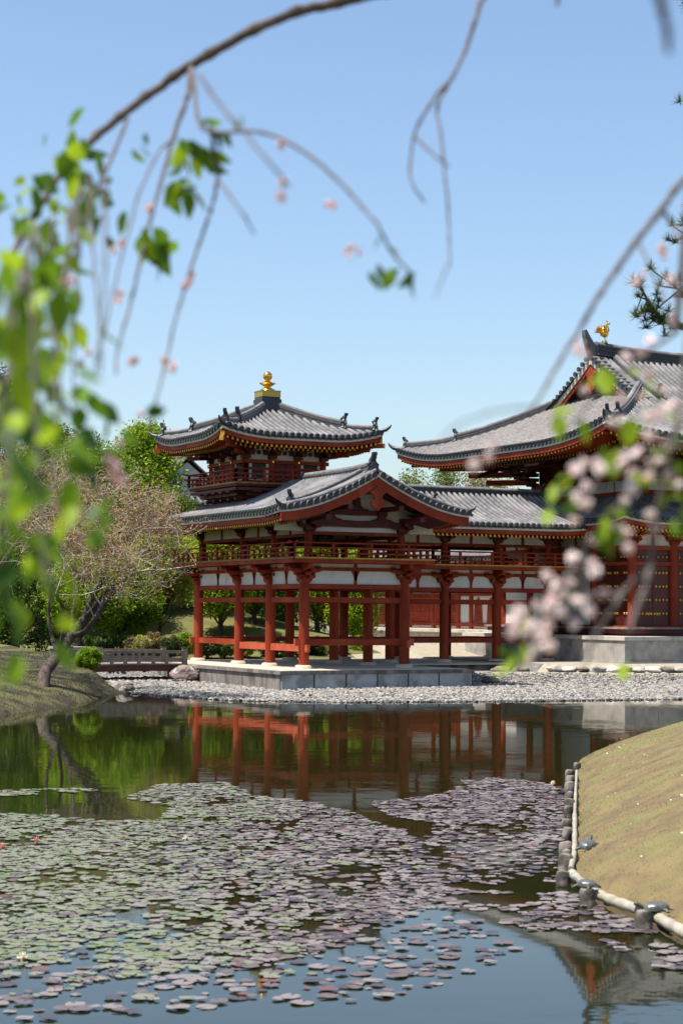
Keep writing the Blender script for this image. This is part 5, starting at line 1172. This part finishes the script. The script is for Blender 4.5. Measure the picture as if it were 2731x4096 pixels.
# clipped bush, hedge and shrubs
def shrub(u, Y, v0, ru, rv, mats, lab, seed, per=90, n=50, size=.05, name='shrub', group=None, z=None):
    x, y = tat(u, Y); d = math.hypot(x - CX, y - CY); s = F / d; rng = np.random.default_rng(seed); zc = CZ - (v0 - 2446) / s
    t = thing(name, lab, 'shrub', group=group); C = []
    for k in range(n):
        q = rng.normal(0, 1, 3); q /= np.linalg.norm(q); q *= rng.uniform(.55, .95); C.append((x + q[0] * ru / s, y + q[1] * ru / s, zc + q[2] * rv / s))
    foliage('leaves', C, .09 * ru / s + .03, per, size, mats, t, seed=seed)
    mb = MB(); gz_ = min(h1(x, y), zc - .2)
    for k in range(6): a = k * 1.05; mb.tube([(x, y, gz_ - .05), (x + .3 * ru / s * cos(a), y + .3 * ru / s * sin(a), zc), (x + .7 * ru / s * cos(a), y + .7 * ru / s * sin(a), zc + .3 * rv / s)], [.03, .02, .008], 5)
    mb.build('stems', BARK, t)
    return t
shrub(353, 2.2, 2650, 52, 42, [LIME[0], LIME[2]], 'round clipped bright green bush on the left bank beside the bridge', 50, per=160, n=110, size=.035, name='round_bush')
shr = [(390, 12, 2585, 60, 32, 0), (470, 12.5, 2590, 60, 34, 1), (545, 12, 2595, 60, 34, 2), (615, 12.5, 2590, 55, 38, 3), (680, 12, 2598, 50, 36, 4), (745, 12.4, 2590, 45, 48, 5), (830, 13, 2600, 50, 32, 4), (900, 13, 2600, 48, 36, 1), (985, 13.2, 2600, 50, 36, 2), (1075, 13.4, 2598, 55, 36, 4), (1160, 13.4, 2602, 50, 30, 1), (1250, 13.5, 2595, 55, 36, 4), (1345, 13.5, 2598, 50, 34, 2), (1440, 14, 2590, 40, 36, 5)]
pal = [DARKG + MIDG[:1], MIDG + DARKG[:1], [BUD[1], MIDG[1], LIME[1]], MIDG[1:] + BUD[:1], DARKG, LIME + MIDG[:1]]
nm = ['dark', 'mid green', 'golden tinged', 'olive', 'deep green', 'lime']
whr = ['left end of the bridge', 'middle of the bridge rail', 'bridge rail centre', 'right half of the bridge', 'bridge end post', 'corner column foot', 'first bay', 'second column', 'second bay', 'third bay', 'front column', 'gable bay left', 'gable bay middle', 'gable bay right']
for i, (u, Y, v0, ru, rv, pi_) in enumerate(shr): shrub(u, Y, v0, ru, rv, pal[pi_], '%s low shrub seen at the %s' % (nm[pi_], whr[i]), 60 + i, n=45, per=110, size=.05, group='low shrubs behind the platform')

# the old bare twigged tree on the left bank
def twiggy(label, base, seed, spread, height_, mats, first=4):
    rng = np.random.default_rng(seed); t = thing('crape_myrtle_tree', label, 'tree'); mb = MB(); mt = MB(); tips = []
    def grow(p, d, L, r, lev):
        pts_ = [p]; rs = [r]; n = 4
        for i in range(n):
            low = max(0, 2.6 + .35 * max(0, p.x - base[0] - 2.5) - p.z); far_ = max(0, p.x - base[0] - 3.6) + .5 * max(0, p.z - 7.4)
            d = (d + Vector(rng.normal(0, .24, 3)) + Vector((-.5 * far_, 0, .04 + .22 * low * (lev > 0)))).normalized(); p = p + d * L / n; pts_.append(p); rs.append(max(.008, r * (1 - .45 * (i + 1) / n)))
        (mb if lev < 2 else mt).tube(pts_, rs, 7 if lev < 2 else 4, caps=False)
        if lev >= 5: tips.append(tuple(p)); return
        k = first if lev == 0 else 3 if lev in (1, 2) else rng.integers(2, 4)
        for j in range(k):
            q = pts_[-1] if j == 0 else pts_[rng.integers(2, 5)]
            side = Vector(rng.normal(0, 1, 3)); side.z = side.z * .45 + .10 + .25 * (lev < 2); side.x += .25 * (lev < 3); nd = (d * .55 + side.normalized() * .85 + Vector((spread[0], spread[1], spread[2])) * .25).normalized()
            grow(q, nd, L * rng.uniform(.62, .85), rs[-1] * (.8 if j == 0 else .6), lev + 1)
            if lev >= 3: tips.append(tuple(q.lerp(pts_[-1], .5)))
    for (d0, L, r) in height_: 
        grow(Vector(base), Vector(d0).normalized(), L, r, 0)
    mb.build('trunk', BARK, t); mt.build('twigs', BARKL, t)
    foliage('buds', tips, .17, 12, .048, mats, t, seed=seed)
    print(label, 'tips', len(tips)); return t
b0 = at(168, 2700, Y=-4.5)
twiggy('gnarled tree with pale bare twigs and rusty buds leaning over the left bank', (b0.x, b0.y, h1(b0.x, b0.y) - .15), 21, (.14, .05, .18), (((.16, .05, 1), 2.9, .21),), [BUD[0], BUD[1], BUD[0], BUD[2]], first=8)
b1 = at(-120, 2600, Y=1)
twiggy('second leafing tree at the left edge behind the gnarled one', (b1.x, b1.y, h1(b1.x, b1.y) - .1), 33, (.1, 0, .2), (((.1, 0, 1), 3.0, .16),), BUD + MIDG[:1], first=4)

# grass on the near bank and moss tufts on the left bank
def grass(name, n, xr, yr, cond, hgt, mats, label, p=None, thin=.0028):
    x = RNG.uniform(*xr, n); y = RNG.uniform(*yr, n); k = cond(x, y); x = x[k]; y = y[k]; n = len(x)
    bv = np.array([(-1, 0, 0), (1, 0, 0), (.3, .25, 1.0)]); S = np.stack([np.full(n, thin), RNG.uniform(.003, .012, n), RNG.uniform(hgt * .5, hgt * 1.3, n)], 1)
    V, Fc = scatter(bv, np.array([(0, 1, 2)]), rotmats(n, .9), np.stack([x, y, height(x, y) - .004], 1), S)
    tag(npmesh(name, V, Fc, mats, RNG.choice(len(mats), n, p=p)), label, 'grass', kind='stuff')
GRS = [leafm('straw grass', (.27, .21, .075), t=.3), leafm('dull green grass', (.18, .185, .05), t=.3), leafm('brown grass', (.20, .14, .06), t=.3)]
grass('lawn_grass', 150000, (-18.3, -2), (-45, -24), lambda x, y: sdist(x, y) > .03, .024, GRS, 'short dry yellow grass on the right bank', p=[.5, .25, .25])
grass('bank_grass', 60000, (-20, -5), (-16, 9), lambda x, y: (sdist(x, y) > .02) & (x < -6.4 + .17 * np.clip(y + 1, 0, 7)), .06, [leafm('moss', (.075, .075, .022), t=.2), leafm('dead straw', (.125, .098, .045), t=.2), leafm('bank green', (.07, .10, .02), t=.2)], 'mossy tufts on the left bank', p=[.45, .25, .3], thin=.008)
x = RNG.uniform(-17.5, -6, 3400); y = RNG.uniform(-45, -28, 3400); k = (sdist(x, y) > .4) & (.35 * wav(x, y, 1.1, 2.2) + .3 * wav(x, y, 3, .5) + .6 * RNG.normal(0, 1, 3400) > .55); x = x[k]; y = y[k]
fv = np.array([(0, 0, .3)] + [(cos(a), sin(a), .4) for a in np.arange(0, 6.2, 1.05)]); ff = np.array([(0, i, i % 6 + 1) for i in range(1, 7)])
V, Fc = scatter(fv, ff, rotmats(len(x), .6), np.stack([x, y, height(x, y) + .035], 1), RNG.uniform(.008, .016, len(x)))
tag(npmesh('clover_flowers', V, Fc, mat('clover white', (.55, .50, .42), rough=.7)), 'tiny white clover flowers sprinkled over the right bank', 'flowers', kind='stuff')
# ------------------------------------------------------------------ weeping cherry overhead, close to the camera
CHB = mat('cherry bark', (.12, .085, .065), (.055, .042, .036), .9, 40, bump=.5, bscale=90)
CHT = mat('cherry twig', (.13, .105, .095), (.075, .06, .055), .85, 60)
CHL = [leafm('cherry leaf', (.13, .25, .012), t=.5), leafm('yellow cherry leaf', (.30, .43, .02), t=.52), leafm('dark cherry leaf', (.045, .11, .012), t=.4)]
CHP = [leafm('pale pink petal', (.94, .83, .80), .95, t=.35), leafm('rose petal', (.78, .52, .51), .9, t=.35)]
CHC = leafm('red calyx', (.34, .08, .05), t=.2)
cherry = thing('cherry_tree', 'weeping cherry tree whose blurred branches, leaves and pink blossoms hang across the view', 'cherry tree')
def wob(pts_, a, rng, n=4):
    out = []
    for i in range(len(pts_) - 1):
        for j in range(n):
            q = pts_[i].lerp(pts_[i + 1], j / n); out.append(q + (Vector(rng.normal(0, a, 3)) if (i or j) else Vector((0, 0, 0))))
    out.append(pts_[-1]); return out
def smooth(P, n=6):
    """Catmull-Rom through the points"""
    Q = [P[0] * 2 - P[1]] + P + [P[-1] * 2 - P[-2]]; out = []
    for i in range(1, len(Q) - 2):
        for j in range(n):
            t = j / n; a, b_, c, d = Q[i - 1], Q[i], Q[i + 1], Q[i + 2]
            out.append(((b_ * 2) + (c - a) * t + (a * 2 - b_ * 5 + c * 4 - d) * t * t + (b_ * 3 - a - c * 3 + d) * t ** 3) * .5)
    out.append(P[-1]); return out
crng = np.random.default_rng(5)
def twig(uvd, r0, r1, name='twig', m=CHT, knots=True, tube_n=6, wobble=.0006):
    P = smooth([at(u, v, dist=d) for u, v, d in uvd]); P = [p + Vector(crng.normal(0, wobble, 3)) for p in P]
    k = len(P); rs = [r0 + (r1 - r0) * i / (k - 1) for i in range(k)]
    if knots:
        for i in range(3, k - 1, 5): rs[i] *= 1.28
    mb = MB(); mb.tube(P, rs, tube_n); mb.build(name, m, cherry); return P
def leaf_cluster(P, n, size, spread, mats_p=(.45, .25, .30), hang=.6, name='leaves'):
    """cherry leaves: folded pointed blades hanging from the points P"""
    rng = crng; V = []; Fs = []; mi = []
    for _ in range(n):
        c = Vector(P[rng.integers(0, len(P))]) + Vector(rng.normal(0, spread, 3)); L = size * rng.uniform(.65, 1.2); w_ = L * rng.uniform(.24, .32)
        d = (Vector(rng.normal(0, 1, 3)) + Vector((0, 0, -hang * 2))).normalized(); s_ = d.cross(Vector(rng.normal(0, 1, 3))).normalized(); nn = d.cross(s_); b0_ = len(V); cur = rng.uniform(-.25, .25)
        for (t, w2, z_) in ((0, .02, 0), (.22, .75, .03), (.5, 1.0, .0), (.78, .55, -.05), (1, 0.02, -.14)):
            m_ = c + d * L * t + nn * L * (cur * t * t)
            V += [m_ - s_ * w_ * w2 + nn * w_ * .28 * w2, m_, m_ + s_ * w_ * w2 + nn * w_ * .28 * w2]
        for i in range(4):
            for j in (0, 1): Fs.append((b0_ + 3 * i + j, b0_ + 3 * i + j + 1, b0_ + 3 * i + j + 4, b0_ + 3 * i + j + 3)); 
        q = rng.choice(3, p=mats_p); mi += [q] * 8
    return npmesh(name, np.array([tuple(v) for v in V]), np.array(Fs), CHL, np.array(mi), True, cherry)
def blossom(c, size, n=3, name='blossom', bud=False, rose=.25):
    """a cluster of double blossoms: layered petals on a red calyx"""
    rng = crng; V = []; Fs = []; mi = []
    for k in range(n):
        o = Vector(c) + (Vector(rng.normal(0, size * .75, 3)) if k else Vector((0, 0, 0))); ax = (Vector(rng.normal(0, 1, 3)) + Vector((-.3, -.6, -.5))).normalized(); s1 = ax.cross(Vector((.3, .2, 1))).normalized(); s2 = ax.cross(s1); R_ = size * rng.uniform(.45, .62)
        for ring in range(1 if bud else 3):
            m_ = 5 if bud else 6
            for j in range(m_):
                a = 2 * pi * j / m_ + ring * .6 + rng.normal(0, .12); d = s1 * cos(a) + s2 * sin(a); e = -s1 * sin(a) + s2 * cos(a); r_ = R_ * (1 - .25 * ring); lift = (.15 + .45 * ring) * R_ if not bud else R_ * .9; wd = r_ * .48; b0_ = len(V)
                V += [o, o + d * r_ * .45 - e * wd * .8 + ax * lift * .45, o + d * r_ * (.95 if not bud else .45) - e * wd * .6 + ax * lift, o + d * r_ * (1.0 if not bud else .3) + ax * lift * 1.1, o + d * r_ * (.95 if not bud else .45) + e * wd * .6 + ax * lift, o + d * r_ * .45 + e * wd * .8 + ax * lift * .45]
                Fs += [(b0_, b0_ + 1, b0_ + 2, b0_ + 3), (b0_, b0_ + 3, b0_ + 4, b0_ + 5)]; q = int(rng.uniform() < (rose if ring < 2 else rose * 1.6)); mi += [q, q]
        b0_ = len(V)  # calyx and stalk
        st = o - ax * R_ * .55; wv = size * .10
        V += [o + s1 * wv, o + s2 * wv, o - s1 * wv, o - s2 * wv, st + s1 * wv * .5, st + s2 * wv * .5, st - s1 * wv * .5, st - s2 * wv * .5]
        Fs += [(b0_ + i, b0_ + (i + 1) % 4, b0_ + 4 + (i + 1) % 4, b0_ + 4 + i) for i in range(4)]; mi += [2] * 4
    return npmesh(name, np.array([tuple(v) for v in V]), np.array(Fs), CHP + [CHC], np.array(mi), True, cherry)

# main bough arching over the top left
D0 = 4.3
bough = twig([(1900, -110, 4.9), (1640, -60, 4.7), (1393, 0, 4.5), (1187, 46, 4.4), (982, 134, D0), (777, 250, D0), (625, 353, D0), (500, 448, 4.25), (384, 545, 4.2), (310, 620, 4.1), (235, 710, 4.0), (165, 815, 3.9), (95, 930, 3.8), (20, 1070, 3.7), (-60, 1250, 3.6)], .0135, .0055, 'bough', CHB, tube_n=10, wobble=.0012)
tw = []
tw.append(twig([(765, 260, D0), (755, 360, 4.2), (735, 430, 4.15), (695, 535, 4.1), (660, 670, 4.0), (625, 790, 3.9), (575, 980, 3.8), (535, 1160, 3.7), (500, 1295, 3.6), (470, 1400, 3.55), (462, 1500, 3.5)], .0065, .0018))
tw.append(twig([(768, 265, D0), (785, 430, 4.0), (805, 505, 3.9), (870, 527, 3.7), (975, 522, 3.6), (1090, 540, 3.55), (1220, 610, 3.5), (1320, 690, 3.45), (1400, 770, 3.4), (1460, 840, 3.35), (1510, 900, 3.3), (1560, 1000, 3.3), (1640, 1090, 3.3)], .0042, .0022))
tw.append(twig([(850, 530, 3.75), (857, 640, 3.8), (870, 715, 3.8), (840, 850, 3.8), (786, 1000, 3.75), (740, 1150, 3.7), (697, 1295, 3.65), (660, 1465, 3.6), (625, 1600, 3.5), (600, 1720, 3.5)], .0042, .0018))
tw.append(twig([(795, 295, 3.2), (890, 430, 3.1), (985, 535, 3.0), (1070, 640, 2.9), (1160, 740, 2.9)], .003, .0018))
tw.append(twig([(872, 720, 3.5), (955, 830, 3.3), (1018, 935, 3.3)], .003, .0015))
tw.append(twig([(508, 475, 4.2), (472, 570, 4.1), (428, 670, 4.0), (384, 760, 3.9), (348, 860, 3.8), (300, 1010, 3.7), (250, 1150, 3.6), (215, 1290, 3.5)], .0045, .002))
tw.append(twig([(700, 560, 4.0), (640, 600, 3.9), (560, 760, 3.7), (520, 900, 3.6), (480, 1050, 3.5), (440, 1230, 3.4), (400, 1400, 3.3), (380, 1500, 3.3)], .0028, .0016))
# hanging twigs of the left curtain
for k in range(13):
    u0 = 10 + k * 34 + crng.normal(0, 10); v0 = 640 + 420 * (1 - k / 13.); L = crng.uniform(700, 1500) * (1 - .030 * k); d0 = crng.uniform(2.7, 3.7) if k > 3 else crng.uniform(2.2, 2.9); sl = crng.uniform(-.12, .10)
    tw.append(twig([(u0 + sl * L * q + 25 * sin(3 * q + k), v0 + L * q, d0 * (1 - .12 * q)) for q in (0, .17, .34, .5, .67, .84, 1)], .003, .0014))
# upper middle bare twigs
twig([(2000, -80, 4.3), (1926, 0, 4.2), (1901, 76, 4.15), (1858, 204, 4.1), (1807, 306, 4.0), (1748, 374, 3.95), (1689, 467, 3.9), (1655, 543, 3.9), (1638, 679, 3.85), (1655, 747, 3.8), (1700, 808, 3.8)], .0055, .0018)
twig([(1812, 300, 4.05), (1757, 400, 4.0), (1748, 458, 4.0), (1765, 543, 3.9), (1773, 645, 3.85), (1786, 764, 3.8), (1794, 891, 3.8), (1800, 1065, 3.75)], .0036, .0016)
twig([(1660, 548, 3.6), (1740, 620, 3.5), (1798, 668, 3.5)], .0028, .0015)
twig([(1790, 1060, 3.0), (1765, 1120, 2.9), (1740, 1190, 2.8)], .0018, .001)
twig([(2610, -160, 1.9), (2640, 0, 1.9), (2665, 110, 1.9), (2672, 215, 1.9)], .006, .003)
twig([(2230, -60, 3.6), (2228, 0, 3.6), (2232, 22, 3.6)], .004, .002)
# long bough slanting down on the right
RB = twig([(2900, 590, 3.3), (2731, 722, 3.3), (2640, 840, 3.25), (2546, 959, 3.2), (2453, 1095, 3.15), (2376, 1214, 3.1), (2308, 1333, 3.1), (2249, 1426, 3.05), (2190, 1530, 3.0), (2120, 1650, 2.9)], .0062, .0026)
twig([(2648, 835, 3.2), (2690, 900, 3.2), (2720, 960, 3.1)], .004, .002)
twig([(2546, 962, 3.2), (2590, 1040, 3.1), (2622, 1112, 3.1), (2665, 1205, 3.0)], .003, .0018)
twig([(2150, 1630, 2.4), (2000, 1640, 2.3), (1850, 1690, 2.2), (1760, 1760, 2.2)], .0015, .001)
# lower right twigs, very near
twig([(2731, 1560, 2.75), (2680, 1800, 2.7), (2640, 1980, 2.7), (2625, 2100, 2.7), (2609, 2196, 2.7), (2590, 2261, 2.7), (2533, 2322, 2.7), (2487, 2375, 2.65), (2437, 2456, 2.6), (2399, 2513, 2.6), (2361, 2582, 2.55), (2338, 2651, 2.5)], .0034, .0034)
twig([(2602, 2250, 2.7), (2579, 2349, 2.65), (2548, 2425, 2.6), (2517, 2521, 2.5)], .0045, .003)
twig([(2760, 1650, 2.8), (2600, 1850, 2.75), (2500, 1990, 2.7), (2420, 2080, 2.7), (2341, 2196, 2.7), (2303, 2261, 2.65), (2257, 2322, 2.6), (2208, 2391, 2.6), (2150, 2483, 2.55), (2110, 2570, 2.5)], .0034, .0028)
twig([(2487, 2375, 2.65), (2445, 2383, 2.65), (2390, 2380, 2.6), (2340, 2385, 2.6)], .004, .0025)
twig([(2780, 1780, 3.0), (2640, 1800, 2.9), (2560, 1790, 2.9), (2440, 1850, 2.8), (2380, 1930, 2.8), (2320, 2010, 2.8)], .004, .0025)
twig([(2700, 1330, 3.0), (2600, 1400, 3.0), (2500, 1480, 2.9), (2420, 1540, 2.9), (2350, 1620, 2.9), (2290, 1700, 2.8)], .003, .002)
BL = [(2345, 1410), (2300, 1400), (2330, 1560), (2448, 1813), (2480, 1840), (2375, 1848), (2403, 1873), (2470, 1877), (2435, 1899), (2524, 1886), (2642, 1830), (2590, 1918), (2301, 1880), (2307, 1912), (2352, 1940), (2317, 1979), (2339, 2007), (2483, 2004), (2559, 2068), (2600, 2055), (2508, 2119), (2476, 2125), (2378, 2151), (2269, 2205), (2295, 2237), (2365, 2259), (2279, 2323), (2700, 1935), (2715, 2000), (2192, 2300), (2208, 2345), (2242, 2383), (2303, 2398), (2414, 2414), (2412, 2372), (2368, 2444), (2154, 2414), (2200, 2433), (2145, 2475), (2181, 2502), (2146, 2540), (2188, 2578), (2154, 2594), (2117, 2398), (2075, 2444), (2060, 2483), (2102, 2521), (2106, 2636), (2207, 2570), (1938, 1828), (1895, 1858), (2594, 1505), (2502, 1425), (2563, 1435), (2591, 1349), (2687, 1279), (2566, 1578), (2470, 1588), (2520, 1640), (2594, 1665), (2645, 1648), (2460, 1680), (2671, 1773), (2327, 1440), (2650, 1560), (2700, 1620), (2600, 1730), (2540, 1800), (2120, 2440), (2090, 2480), (2130, 2500), (2170, 2540), (2230, 2420)]
for q_, (u, v) in enumerate(BL):
    if q_ % 5 == 3: continue
    up_ = v < 1600; d = crng.uniform(2.9, 3.2) if up_ else crng.uniform(2.55, 2.85); blossom(at(u, v, dist=d), .018 if up_ else .0195, 1 + (q_ % 2), rose=.13)
for (u, v, d) in ((2648, 993, 3.2), (2563, 1091, 3.1), (2682, 1112, 3.1), (2597, 1358, 3.0), (1330, 821, 3.5), (1408, 985, 3.4), (1393, 1000, 3.4), (1127, 580, 3.5), (1130, 720, 2.9), (760, 1120, 3.7), (740, 1140, 3.7), (600, 830, 3.9), (660, 1440, 3.6), (700, 1460, 3.6), (605, 1655, 3.5), (535, 1440, 3.5), (475, 1170, 3.6), (455, 1000, 3.6), (350, 1410, 3.4), (60, 1045, 3.3), (30, 1160, 3.2), (225, 2010, 2.8), (240, 1120, 3.2), (210, 1090, 3.2), (265, 1130, 3.2), (455, 1865, 2.7), (432, 1840, 2.7), (480, 1895, 2.7), (262, 2025, 2.7), (260, 1150, 3.2)):
    blossom(at(u, v, dist=d), .017, 2, rose=.6)
# leaves
def LP(lst): return [at(u, v, dist=d) for u, v, d in lst]
leaf_cluster(LP([(2416, 1450, 2.8), (2425, 1490, 2.8)]), 3, .05, .006, (.1, .8, .1))
leaf_cluster(LP([(2295, 1640, 2.8), (2290, 1660, 2.8)]), 4, .05, .008, (.1, .8, .1)); leaf_cluster(LP([(2512, 1740, 2.7), (2528, 1790, 2.7), (2500, 1700, 2.7)]), 7, .045, .012, (.3, .6, .1))
leaf_cluster(LP([(2256, 1905, 2.7), (2250, 1985, 2.7), (2270, 1950, 2.7)]), 6, .042, .01, (.2, .75, .05)); leaf_cluster(LP([(2598, 1959, 2.7), (2671, 1998, 2.7), (2652, 2039, 2.7), (2630, 1970, 2.7), (2570, 1700, 2.8)]), 12, .045, .015, (.3, .65, .05))
leaf_cluster(LP([(2470, 2049, 2.7), (2435, 2106, 2.7), (2450, 2075, 2.7)]), 7, .045, .010, (.25, .7, .05)); leaf_cluster(LP([(2044, 2559, 2.6), (2020, 2580, 2.6), (2050, 2600, 2.6)]), 6, .045, .008, (.3, .65, .05)); leaf_cluster(LP([(2508, 2700, 2.9)]), 1, .04, .004, (.1, .9, 0))
leaf_cluster(LP([(2620, 1560, 2.9), (2690, 1700, 2.9), (2700, 1480, 2.9), (2715, 1860, 2.8)]), 9, .04, .02, (.5, .4, .1))
leaf_cluster(LP([(1500, 1060, 3.3), (1560, 1060, 3.3), (1600, 1080, 3.3)]), 6, .045, .008, (.45, .1, .45), 1.0); leaf_cluster(LP([(1650, 1090, 3.3)]), 2, .05, .003, (.3, .1, .6), 1.2); leaf_cluster(LP([(1510, 920, 3.4), (1530, 955, 3.4)]), 3, .035, .006, (.3, .1, .6))
leaf_cluster(LP([(955, 460, 3.6)]), 2, .03, .004, (.3, .1, .6)); leaf_cluster(LP([(800, 505, 3.9), (850, 500, 3.9), (880, 520, 3.8)]), 6, .045, .010, (.5, .1, .4)); leaf_cluster(LP([(740, 600, 3.8), (780, 620, 3.8), (720, 680, 3.8), (750, 600, 3.8)]), 9, .065, .012, (.3, .55, .15)); leaf_cluster(LP([(715, 720, 3.8), (740, 740, 3.8), (690, 760, 3.8)]), 8, .065, .012, (.35, .5, .15))
leaf_cluster(LP([(530, 590, 4.0), (600, 520, 4.0)]), 3, .05, .01, (.4, .2, .4)); leaf_cluster(LP([(590, 920, 3.8), (630, 950, 3.8), (610, 990, 3.8)]), 9, .065, .010, (.6, .2, .2)); leaf_cluster(LP([(400, 850, 3.9), (470, 850, 3.9)]), 5, .05, .012, (.4, .1, .5))
leaf_cluster(LP([(200, 660, 4.0), (260, 700, 4.0), (150, 700, 4.0), (300, 740, 3.9), (330, 620, 4.0)]), 26, .06, .03, (.50, .32, .18), .3)
# the leafy curtain: leaves along hanging twigs, thicker at the far left
cur = []
for P in tw[7:]:
    us, vs_ = pix([tuple(p) for p in P])
    for p, u, v in zip(P, us, vs_):
        dens_ = (1.0 if u < 150 else .6 if u < 260 else .25) * (1.0 if v > 1000 else .6)
        if crng.uniform() < dens_ and 600 < v: cur.append(p)
leaf_cluster(LP([(200, 700, 3.8), (260, 720, 3.8), (160, 740, 3.8), (300, 760, 3.8), (60, 850, 3.6), (30, 930, 3.5), (110, 900, 3.6), (250, 960, 3.4), (280, 1020, 3.4), (200, 1040, 3.3), (330, 980, 3.5), (240, 1060, 3.2)]), 30, .064, .024, (.42, .38, .20), .4)
leaf_cluster(cur, 62, .060, .018, (.42, .32, .26), .7)
near = []
for k in range(150):
    v = crng.uniform(1000, 2720); u = abs(crng.normal(0, 1)) * (150 if v < 2350 else 60) * (1.0 if v > 1300 else .7) - 20; near.append(at(u, v, dist=crng.uniform(2.1, 3.1)))
leaf_cluster(near, 62, .056, .012, (.42, .36, .22), .8)
leaf_cluster(LP([(210, 1500, 2.8), (235, 1640, 2.8), (300, 1560, 2.9), (150, 1580, 2.8), (330, 1790, 2.7), (340, 1900, 2.7), (400, 2010, 2.6), (420, 2080, 2.6), (200, 1860, 2.7), (220, 1960, 2.7), (180, 2080, 2.6), (160, 2250, 2.6), (250, 2500, 2.7), (100, 2150, 2.6), (470, 1640, 3.0)]), 34, .055, .02, (.45, .20, .35), .8)
# trunk and limb of the cherry, standing beside the camera and carrying the boughs
mb = MB()
tr = [Vector((CX, CY, 0)) + _fw * f_ + _rt * r_ + Vector((0, 0, z_)) for f_, r_, z_ in ((.5, 4.2, h1(CX + 3.5, CY - 1.5) - .2), (.6, 4.1, 1.0), (.9, 3.9, 2.3), (1.5, 3.3, 3.5), (2.4, 2.5, 4.1), (3.2, 1.7, 4.0), (4.0, 1.15, 3.55))]
tr += [bough[0]]
mb.tube(smooth(tr), [.16 - .146 * i / (len(smooth(tr)) - 1) for i in range(len(smooth(tr)))], 12); mb.build('trunk', CHB, cherry)
def join(P0, frm, r): mb = MB(); mb.tube(smooth([frm, (frm + P0) / 2 + Vector((0, 0, .25)), P0]), r, 6); mb.build('twig', CHT, cherry)
join(at(2900, 590, dist=3.3), tr[3], .007); join(at(2000, -80, dist=4.3), tr[5], .006); join(at(2610, -160, dist=1.9), tr[3], .006); join(at(2230, -60, dist=3.6), tr[4], .005)
R0 = at(2960, 640, dist=3.2)
join(at(2760, 1650, dist=2.8), at(2920, 1100, dist=3.0), .004); join(at(2731, 1560, dist=2.75), at(2940, 1000, dist=3.0), .004); join(at(2780, 1780, dist=3.0), at(2900, 1100, dist=3.1), .006); join(at(2700, 1330, dist=3.0), at(2900, 900, dist=3.1), .006)
join(at(2900, 1100, dist=3.1), R0, .006); join(R0, at(2850, 620, dist=3.3), .007)

# ------------------------------------------------------------------ pine on the right bank, only its branch ends in view
pine = thing('pine_tree', 'dark pine whose needle tufts reach in from the right edge above the hall roof', 'pine tree')
pb = at(3120, 2440, dist=18.5); pz = h1(pb.x, pb.y)
mb = MB(); mb.tube(smooth([Vector((pb.x, pb.y, pz - .2)), Vector((pb.x - .3, pb.y, pz + 2)), Vector((pb.x + .2, pb.y + .1, pz + 4.2)), Vector((pb.x, pb.y, pz + 7.5))]), [.2 - .008 * i for i in range(19)], 12); mb.build('trunk', BARK, pine)
tufts = []; mb = MB()
def pbranch(uvd, n_, tz=.12):
    P = smooth([Vector((pb.x, pb.y, at(*uvd[0][:2], dist=uvd[0][2]).z - .3))] + [at(u, v, dist=d) for u, v, d in uvd]); mb.tube(P, [.05 * (1 - .85 * i / (len(P) - 1)) for i in range(len(P))], 7)
    for _ in range(n_):
        i = crng.integers(int(len(P) * .35), len(P)); q = P[i] + Vector(crng.normal(0, tz, 3)); mb.tube([P[max(0, i - 1)], q], [.010, .006], 4, caps=False); tufts.append(tuple(q))
pbranch([(2800, 1330, 18.3), (2690, 1295, 18), (2640, 1270, 18), (2590, 1200, 18), (2565, 1150, 18)], 26, .09)
pbranch([(2800, 1250, 18.6), (2730, 1170, 18.4), (2700, 1150, 18.4)], 12, .10)
pbranch([(2850, 1050, 18.6), (2760, 960, 18.4), (2735, 890, 18.4)], 16, .10)
pbranch([(2900, 0, 18), (2780, 5, 18), (2725, 10, 18)], 10, .07)
for k in range(30):
    a = 2.4 * k; z_ = 2.6 + 5.0 * k / 30; rr = 2.7 - .27 * z_ + .4 * sin(k)
    e = Vector((pb.x + rr * cos(a), pb.y + rr * sin(a), pz + z_ + .1)); s0 = Vector((pb.x, pb.y, pz + z_ - .2))
    if pix([tuple(e)])[0][0] < 2900: continue
    mb.tube([s0, s0.lerp(e, .5) + Vector((0, 0, .1)), e], [.05, .03, .012], 6)
    for _ in range(34): q = s0.lerp(e, crng.uniform(.35, 1.05)) + Vector(crng.normal(0, .2, 3)); tufts.append(tuple(q))
mb.build('limbs', BARK, pine)
n = len(tufts) * 70; C = np.repeat(np.array(tufts), 70, 0)
V, Fc = scatter(np.array([(-1, 0, 0), (1, 0, 0), (0, 0, 1.0)]), np.array([(0, 1, 2)]), rotmats(n, 1.9), C, np.column_stack([np.full(n, .0035), np.ones(n) * .01, RNG.uniform(.07, .13, n)]))
npmesh('needles', V, Fc, PINEM, np.repeat(RNG.integers(0, 2, len(tufts)), 70), False, pine)
